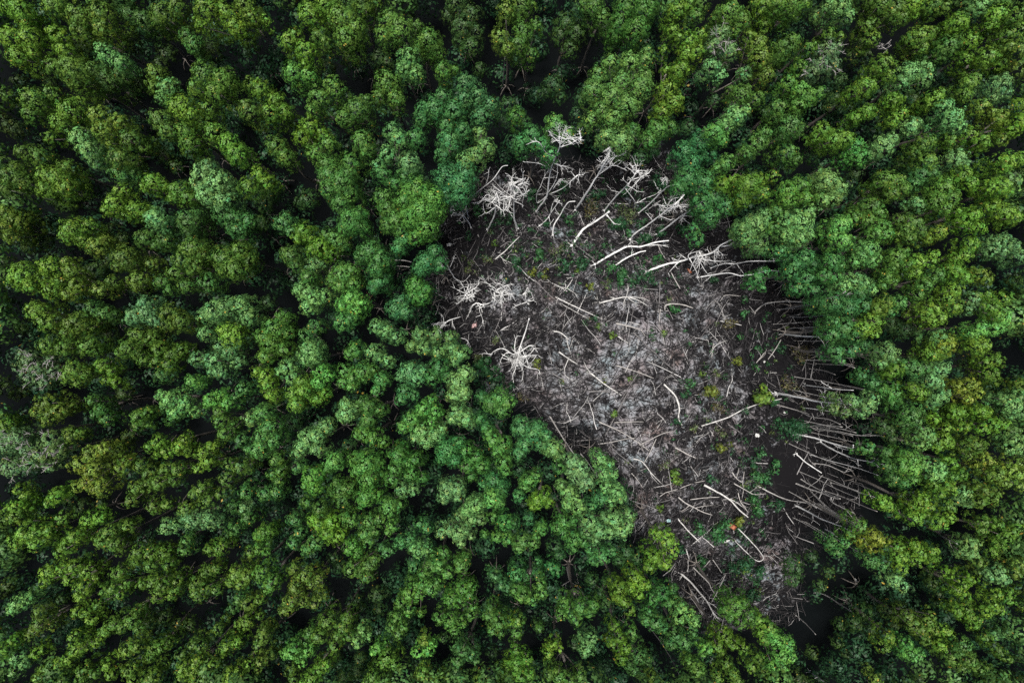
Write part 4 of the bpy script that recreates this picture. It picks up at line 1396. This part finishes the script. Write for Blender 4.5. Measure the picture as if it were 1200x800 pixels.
# ------------------------------------------------------------------ dead wood
def pts_of(s):
    return [tuple(float(v) for v in t.split(',')) for t in s.split()]
def world(pts): return np.array([at(*p) for p in pts])
def rad(px, z): return px * .46 * (H - z) / F
KINDS = {'S': ('dead_tree', 'dead tree', 'dead trees standing in the clearing'), 'R': ('bare_trunk', 'bare trunk', 'bare trunks leaning out under the clearing rim'),
         'L': ('fallen_log', 'fallen log', 'logs lying in the clearing')}
def twig_spray(w, c, r, n, src):
    """a few boughs from the stem into the head, each dividing twice into fine twigs"""
    def grow(p, d, L, rad_, lev):
        d = d / (np.linalg.norm(d) + 1e-9)
        q = p + d * L * .5 + rng.normal(0, .07, 3) * L
        e = q + (d + rng.normal(0, .28, 3)) * L * .5
        w.tube([p, q, e], [rad_, rad_ * .75, rad_ * .38], 5 if lev == 0 else 3, 2 if lev == 0 else 0)
        if lev < 2:
            for _ in range(4 if lev == 0 else 3):
                f = rng.uniform(.3, 1.0); b0 = q * (1 - f) + e * f
                dd = d + rng.normal(0, .62, 3)
                grow(b0, dd, L * rng.uniform(.38, .6), rad_ * .55, lev + 1)
    for k in range(n):
        s = src[rng.integers(len(src))]
        tgt = c + rng.normal(0, .5, 3) * r * np.array([1, 1, .6])
        d = tgt - s; L = np.linalg.norm(d)
        if L < .08: continue
        grow(s, d, min(max(L, r * .6), r * 1.55), .027, 0)
extra = []
er = random.Random(11)
for bx, by in [(905,380),(930,400),(935,421),(930,441),(925,456),(940,477),(930,490),(940,497),(950,506),(925,520),(950,532),(935,552),(960,556),(925,575),(945,583),(960,590),(945,611),(930,606)]:
    dx, dy = bx - 590, by - 405; dd = math.hypot(dx, dy)
    ang = math.atan2(dy, dx) + er.uniform(-.05, .08); L = er.uniform(45, 85)
    pts = ' '.join(f'{bx + math.cos(ang) * L * t + er.uniform(-1, 1):.1f},{by + math.sin(ang) * L * t + er.uniform(-1, 1):.1f},{.1 + 7.2 * t * L / 80:.1f}' for t in (0, .3, .65, 1))
    extra.append(f"R|{words_for('thin straight pale bare trunk of the long fan', bx + dx / dd * 25, by + dy / dd * 25)}|{er.uniform(.8, 1.25):.2f},{er.uniform(.5, .7):.2f}|{pts}||")
for line in WOOD.strip().splitlines() + extra:
    f = line.split('|')
    kind, label = f[0], f[1]
    rb, rt = (float(v) for v in f[2].split(','))
    P = pts_of(f[3]); W = world(P)
    br = [pts_of(b) for b in f[4].split(';') if b.strip()] if len(f) > 4 else []
    puffs = pts_of(f[5].replace(';', ' ')) if len(f) > 5 and f[5].strip() else []
    name, cat, grp = KINDS[kind]
    if 'reddish bare' in label or 'reddish branch' in label: mat = M_RED
    elif 'dark' in label.split()[:2] or label.startswith('long dark'): mat = M_DARKLOG
    elif kind == 'S' or 'white' in label.split(',')[0].split()[:4] or 'brightest' in label: mat = M_DEAD
    else: mat = M_POLE
    if kind == 'L' and mat is M_DEAD: mat = M_LOG
    if kind == 'R' and mat is M_POLE: mat = M_TRUNK
    if 'lifeless' in label or 'dim' in label.split(): mat = M_POLE
    if kind == 'L': rb *= .85; rt *= .85
    if kind == 'R': rb *= 1.0; rt *= 1.0
    base = W[0].copy()
    t = np.linspace(0, 1, len(P))
    R = np.array([rad(rb * (1 - q) + rt * q, p[2]) for q, p in zip(t, P)])
    root = empty(name, base)
    tag(root, label, cat, grp)
    if kind == 'L':
        W[:, 2] = np.maximum(W[:, 2], .12)
    else:
        W[0, 2] = min(W[0, 2], -.1) if P[0][2] < .6 else W[0, 2]
    w = Wood(); src, _ = w.tube(W, R, 8, 4, .16)
    if kind in 'SR' and P[0][2] < .6:
        for a in range(4):       # root flare at the foot
            th = a * 1.57 + rng.uniform(0, 1); q = np.array([math.cos(th), math.sin(th), 0])
            w.tube([W[0] + np.array([0, 0, .45]), W[0] + q * R[0] * 2.2 + np.array([0, 0, .12]), W[0] + q * R[0] * 5 + np.array([0, 0, -.06])], [R[0] * .6, R[0] * .4, R[0] * .18], 5, 2)
    w.build('trunk', mat, root, base)
    allsrc = [src[len(src) // 3:]]
    for b in br:
        B = world(b); n = len(b)
        r0 = rb * .52 if kind != 'L' else rb * .6
        RB = np.array([rad(max(.36, r0 * (1 - q) + .34 * q), p[2]) for q, p in zip(np.linspace(0, 1, n), b)])
        bw = Wood(); bp, _ = bw.tube(B, RB, 6, 3, .22)
        # side twigs
        for _ in range(max(2, int(len(bp) * .55)) if kind == 'S' else 2):
            k = rng.integers(max(1, len(bp) // 3), len(bp)); d = bp[min(k, len(bp) - 1)] - bp[k - 1]; d /= np.linalg.norm(d) + 1e-9
            d = d + rng.normal(0, .6, 3); d /= np.linalg.norm(d); L = rng.uniform(.25, .75)
            bw.tube([bp[k], bp[k] + d * L * .5 + rng.normal(0, .04, 3), bp[k] + d * L], [.022, .016, .008], 4, 0)
        bw.build('branch', mat, root, base)
        allsrc.append(bp[len(bp) // 2:])
    allsrc = np.concatenate(allsrc)
    for x, y, z, r in puffs:
        tw = Wood()
        c = at(x, y, z); rw = r * (H - z) / F
        dd = np.linalg.norm(allsrc - c, axis=1)
        near = allsrc[np.argsort(dd)[:max(3, len(allsrc) // 5)]]
        twig_spray(tw, c, rw, int(2 + r * .5), near)
        if tw.V: tw.build('twig_spray', mat, root, base)

# ------------------------------------------------------------------ shrubs in the clearing
STINT = {'e': (.018, .068, .020), 'd': (.011, .042, .016), 'l': (.052, .098, .014), 'y': (.062, .080, .012), 'v': (.045, .066, .022), 'o': (.045, .042, .014)}
for k, line in enumerate(SHRUBS.strip().splitlines()):
    d, label = line.split('|'); x, y, r, code = d.split(',')
    x, y, r = float(x), float(y), float(r)
    base = at(x, y, 0); rw = r * .075 * 1.25
    root = empty('shrub', base); tag(root, label, 'shrub', 'green plants growing in the clearing')
    cr = Crown(); st = Wood()
    n = 1 if r < 5 else int(3 + r * .45)
    open_ = code in 'vo'
    for j in range(n):
        a = rng.uniform(0, 6.28); q = rw * (0 if n == 1 else rng.uniform(.2, .75))
        lr = rw * (.85 if n == 1 else rng.uniform(.34, .52))
        cx, cy, cz = base[0] + math.cos(a) * q, base[1] + math.sin(a) * q, .25 + lr + rng.uniform(0, .5) * rw
        big = 'leafy' in label
        cr.lobe(cx, cy, cz, lr, np.array(STINT[code]) * rng.uniform(.8, 1.2), max(25, int((300 if open_ else 1000) * lr * lr * (0.55 if big else 1))), leaf=.34 if big else .16, low=-.3, var=.22)
        st.tube([base + np.array([0, 0, -.1]), base + np.array([math.cos(a) * q * .4, math.sin(a) * q * .4, cz * .5]), np.array([cx, cy, cz])], [.03, .022, .012], 4, 2)
        if open_:
            for _ in range(6):
                dd = rng.normal(0, 1, 3); dd[2] = abs(dd[2]) * .5; dd /= np.linalg.norm(dd)
                st.tube([np.array([cx, cy, cz * .6]), np.array([cx, cy, cz]) + dd * lr * 1.2], [.016, .008], 3, 0)
    link('foliage', cr.mesh('foliage', base), M_LEAF, root)
    st.build('stem', M_BARK, root, base)

# ---- low ground cover: seedlings and moss nobody could count
gc = Crown()
for x, y, a, b, n in [(745,322,46,16,70),(690,300,60,24,60),(640,285,60,30,50),(700,235,110,25,90),(800,235,40,25,40),(590,320,60,35,35),(885,560,14,50,60),(870,650,25,40,60),(840,620,24,12,30),(880,690,16,20,25),(840,470,30,50,30),(920,500,22,10,25),(720,400,120,60,25),(800,560,60,60,20),(920,450,40,60,30),(570,260,40,20,25),(905,400,40,40,22)]:
    for _ in range(n):
        p = at(x + rng.normal(0, a * .6), y + rng.normal(0, b * .6))
        if sd_poly(np.array([p[0]]), np.array([p[1]]))[0] > .2: continue
        r = rng.uniform(.10, .34)
        t = np.array([(.015, .054, .018), (.012, .040, .017), (.040, .066, .018)][rng.choice(3, p=[.45, .4, .15])])
        gc.lobe(p[0], p[1], r * .7, r, t, int(20 + 420 * r * r), leaf=.13, low=-.1, squash=.8, var=.25)
tag(link('ground_cover', gc.mesh('ground_cover', np.zeros(3)), M_LEAF), 'low green seedlings scattered over the mud of the clearing', 'ground cover', kind='stuff')

# ------------------------------------------------------------------ litter
def lathe(profile, n=14):
    V = []; Fc = []
    for i, (r, h) in enumerate(profile):
        for k in range(n):
            a = 2 * math.pi * k / n
            V.append((h, r * math.cos(a), r * math.sin(a)))
    for i in range(len(profile) - 1):
        for k in range(n):
            k2 = (k + 1) % n
            Fc.append((i * n + k, i * n + k2, (i + 1) * n + k2, (i + 1) * n + k))
    Fc.append(tuple(range(n))[::-1]); Fc.append(tuple((len(profile) - 1) * n + k for k in range(n)))
    return V, Fc
def lump(name, px, py, rx, ry, rz, mat, label, cat, rot=0.0, z=.12):
    import bmesh
    bm = bmesh.new(); bmesh.ops.create_icosphere(bm, subdivisions=3, radius=1.0)
    ph = rng.uniform(0, 6, 9)
    for v in bm.verts:
        c = v.co
        k = 1 + .22 * math.sin(c.x * 4 + ph[0]) * math.sin(c.y * 5 + ph[1]) + .16 * math.sin(c.z * 7 + ph[2] + c.x * 6) + .12 * math.sin(c.y * 11 + ph[3])
        v.co = (c.x * k * rx, c.y * k * ry, c.z * k * rz)
    me = bpy.data.meshes.new(name); bm.to_mesh(me); bm.free()
    o = link(name, me, mat, None, at(px, py, 0) + np.array([0, 0, z])); o.rotation_euler = (0, 0, rot)
    return tag(o, label, cat, 'litter in the clearing')
M_WHITE = plain('white_plastic', (.30, .30, .29)); M_CYAN = plain('pale_blue_plastic', (.16, .26, .26)); M_PINK = plain('pink_plastic', (.24, .15, .145))
M_ORANGE = plain('orange_plastic', (.19, .06, .027)); M_CAP = plain('pale_cap', (.45, .45, .46))
root = empty('plastic_bottle', at(851, 633, 0)); root.rotation_euler = (0, 0, .35)
tag(root, 'white plastic bottle lying on dark mud below the orange litter', 'bottle', 'litter in the clearing')
V, Fc = lathe([(.02, -.24), (.09, -.235), (.105, -.2), (.105, .06), (.09, .11), (.045, .17), (.04, .19)])
me = bpy.data.meshes.new('body'); me.from_pydata(V, [], Fc); link('body', me, M_WHITE, root, (0, 0, .16))
V, Fc = lathe([(.03, .19), (.052, .192), (.052, .24), (.02, .245)])
me = bpy.data.meshes.new('cap'); me.from_pydata(V, [], Fc); link('cap', me, M_CAP, root, (0, 0, .16))
lump('plastic_bag', 526.5, 287, .20, .15, .12, M_WHITE, 'small white crumpled plastic bag in the black hollow beside green crowns', 'plastic bag', .4, .2)
lump('plastic_bag', 783, 609, .17, .14, .1, M_CYAN, 'pale blue crumpled plastic bag above the leafy point of crowns', 'plastic bag', 0, .2)
lump('plastic_bag', 556, 381, .28, .18, .14, M_PINK, 'pink crumpled plastic bag on blue grey litter', 'plastic bag', .9, .25)
lump('plastic_bag', 886.5, 509.5, .19, .16, .12, M_WHITE, 'round white plastic bag at the top of the shrub column', 'plastic bag', .2, .2)
lump('plastic_bag', 918.5, 483, .10, .09, .07, M_WHITE, 'tiny white plastic scrap above the broad dark green shrub', 'plastic scrap', .2, .15)
lump('plastic_bag', 895, 423.5, .10, .08, .07, M_WHITE, 'tiny white plastic scrap beside the two fingered grey stick', 'plastic scrap', 1.2, .15)
lump('plastic_bag', 999, 676.5, .18, .07, .06, M_WHITE, 'slim white plastic scrap in the black gap below the clearing', 'plastic scrap', -.9, .6)
lump('plastic_bag', 807, 318, .22, .10, .09, M_ORANGE, 'bent orange red plastic strip under the large fallen white tree', 'plastic strip', -.8, .3)
# orange open tray, tilted
import bmesh
bm = bmesh.new()
def wallbox(cx, cy, cz, sx, sy, sz):
    r = bmesh.ops.create_cube(bm, size=1.0)
    for v in r['verts']: v.co = (v.co.x * sx + cx, v.co.y * sy + cy, v.co.z * sz + cz)
wallbox(0, 0, 0, .62, .34, .02); wallbox(.30, 0, .085, .02, .34, .15); wallbox(-.30, 0, .085, .02, .34, .15)
wallbox(0, .17, .085, .622, .02, .152); wallbox(0, -.17, .085, .622, .02, .152); wallbox(.05, 0, .06, .02, .318, .1)
bmesh.ops.bevel(bm, geom=bm.edges[:], offset=.006, segments=1)
me = bpy.data.meshes.new('plastic_tray'); bm.to_mesh(me); bm.free()
o = link('plastic_tray', me, M_ORANGE, None, at(856.5, 614.5, 0) + np.array([0, 0, .38])); o.rotation_euler = (.35, -.2, -.55)
tag(o, 'orange open plastic tray lying tilted among shrubs at the clearing', 'tray', 'litter in the clearing')

# ------------------------------------------------------------------ the rest of the forest
def add_stuff(n, area, zr, rr, tint, kk, leaf, gap):
    done = 0
    while done < n:
        x = rng.uniform(-area[0], area[0]); y = rng.uniform(-area[1], area[1])
        if gap(x, y): continue
        z = rng.uniform(*zr); r = rng.uniform(*rr)
        under.lobe(x, y, z, r, np.array(tint) * rng.uniform(.7, 1.3), int(kk * r * r), leaf=leaf)
        done += 1
def clear_gap(m):
    return lambda x, y: sd_poly(np.array([x]), np.array([y]))[0] < m
under = Crown()
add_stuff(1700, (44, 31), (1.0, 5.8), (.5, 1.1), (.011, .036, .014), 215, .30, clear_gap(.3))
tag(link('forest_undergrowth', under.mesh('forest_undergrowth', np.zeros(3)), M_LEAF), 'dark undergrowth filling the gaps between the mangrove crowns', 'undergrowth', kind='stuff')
tag(link('forest_canopy', stuff_crown.mesh('forest_canopy', np.zeros(3)), M_LEAF), 'smaller mangrove crowns between the larger trees of the forest', 'forest', kind='stuff')
under = Crown()
fx, fy = 600 * 49 / F - .3, 400 * 49 / F - .3
add_stuff(900, (fx + 15, fy + 15), (8.5, 11.5), (.8, 1.5), (.040, .090, .022), 330, .32, lambda x, y: abs(x) < fx and abs(y) < fy)
tag(link('surrounding_forest', under.mesh('surrounding_forest', np.zeros(3)), M_LEAF), 'closed mangrove forest carrying on around the photographed ground', 'forest', kind='stuff')

# ------------------------------------------------------------------ light, camera
w = bpy.data.worlds.new('World'); bpy.context.scene.world = w; w.use_nodes = True
nt = w.node_tree; bg = nt.nodes['Background']
sky = nt.nodes.new('ShaderNodeTexSky'); sky.sky_type = 'NISHITA'; sky.sun_disc = False
EL, ROT = math.radians(82), math.radians(300)
sky.sun_elevation = EL; sky.sun_rotation = ROT
sky.air_density = 1.0; sky.dust_density = 2.0
nt.links.new(sky.outputs[0], bg.inputs[0]); bg.inputs[1].default_value = 0.05
sun = bpy.data.lights.new('sun', 'SUN'); sun.energy = 5.0; sun.angle = math.radians(24); sun.color = (1, .96, .90)
so = bpy.data.objects.new('sun', sun); C.objects.link(so)
so.rotation_euler = (math.pi / 2 - EL, 0, math.pi - ROT)
cam = bpy.data.cameras.new('camera'); cam.lens = 24.0; cam.sensor_width = 36.0; cam.clip_end = 4000; cam.clip_start = .5
co = bpy.data.objects.new('camera', cam); co.location = (0, 0, H); co.rotation_euler = (0, 0, 0); C.objects.link(co)
sc = bpy.context.scene; sc.camera = co
sc.render.engine = 'CYCLES'
sc.cycles.use_denoising = False
sc.cycles.max_bounces = 6; sc.cycles.diffuse_bounces = 3; sc.cycles.transmission_bounces = 3
vs = sc.view_settings; vs.view_transform = 'Standard'; vs.look = 'None'; vs.gamma = 1.0; vs.use_curve_mapping = False
vs.exposure = 1.32
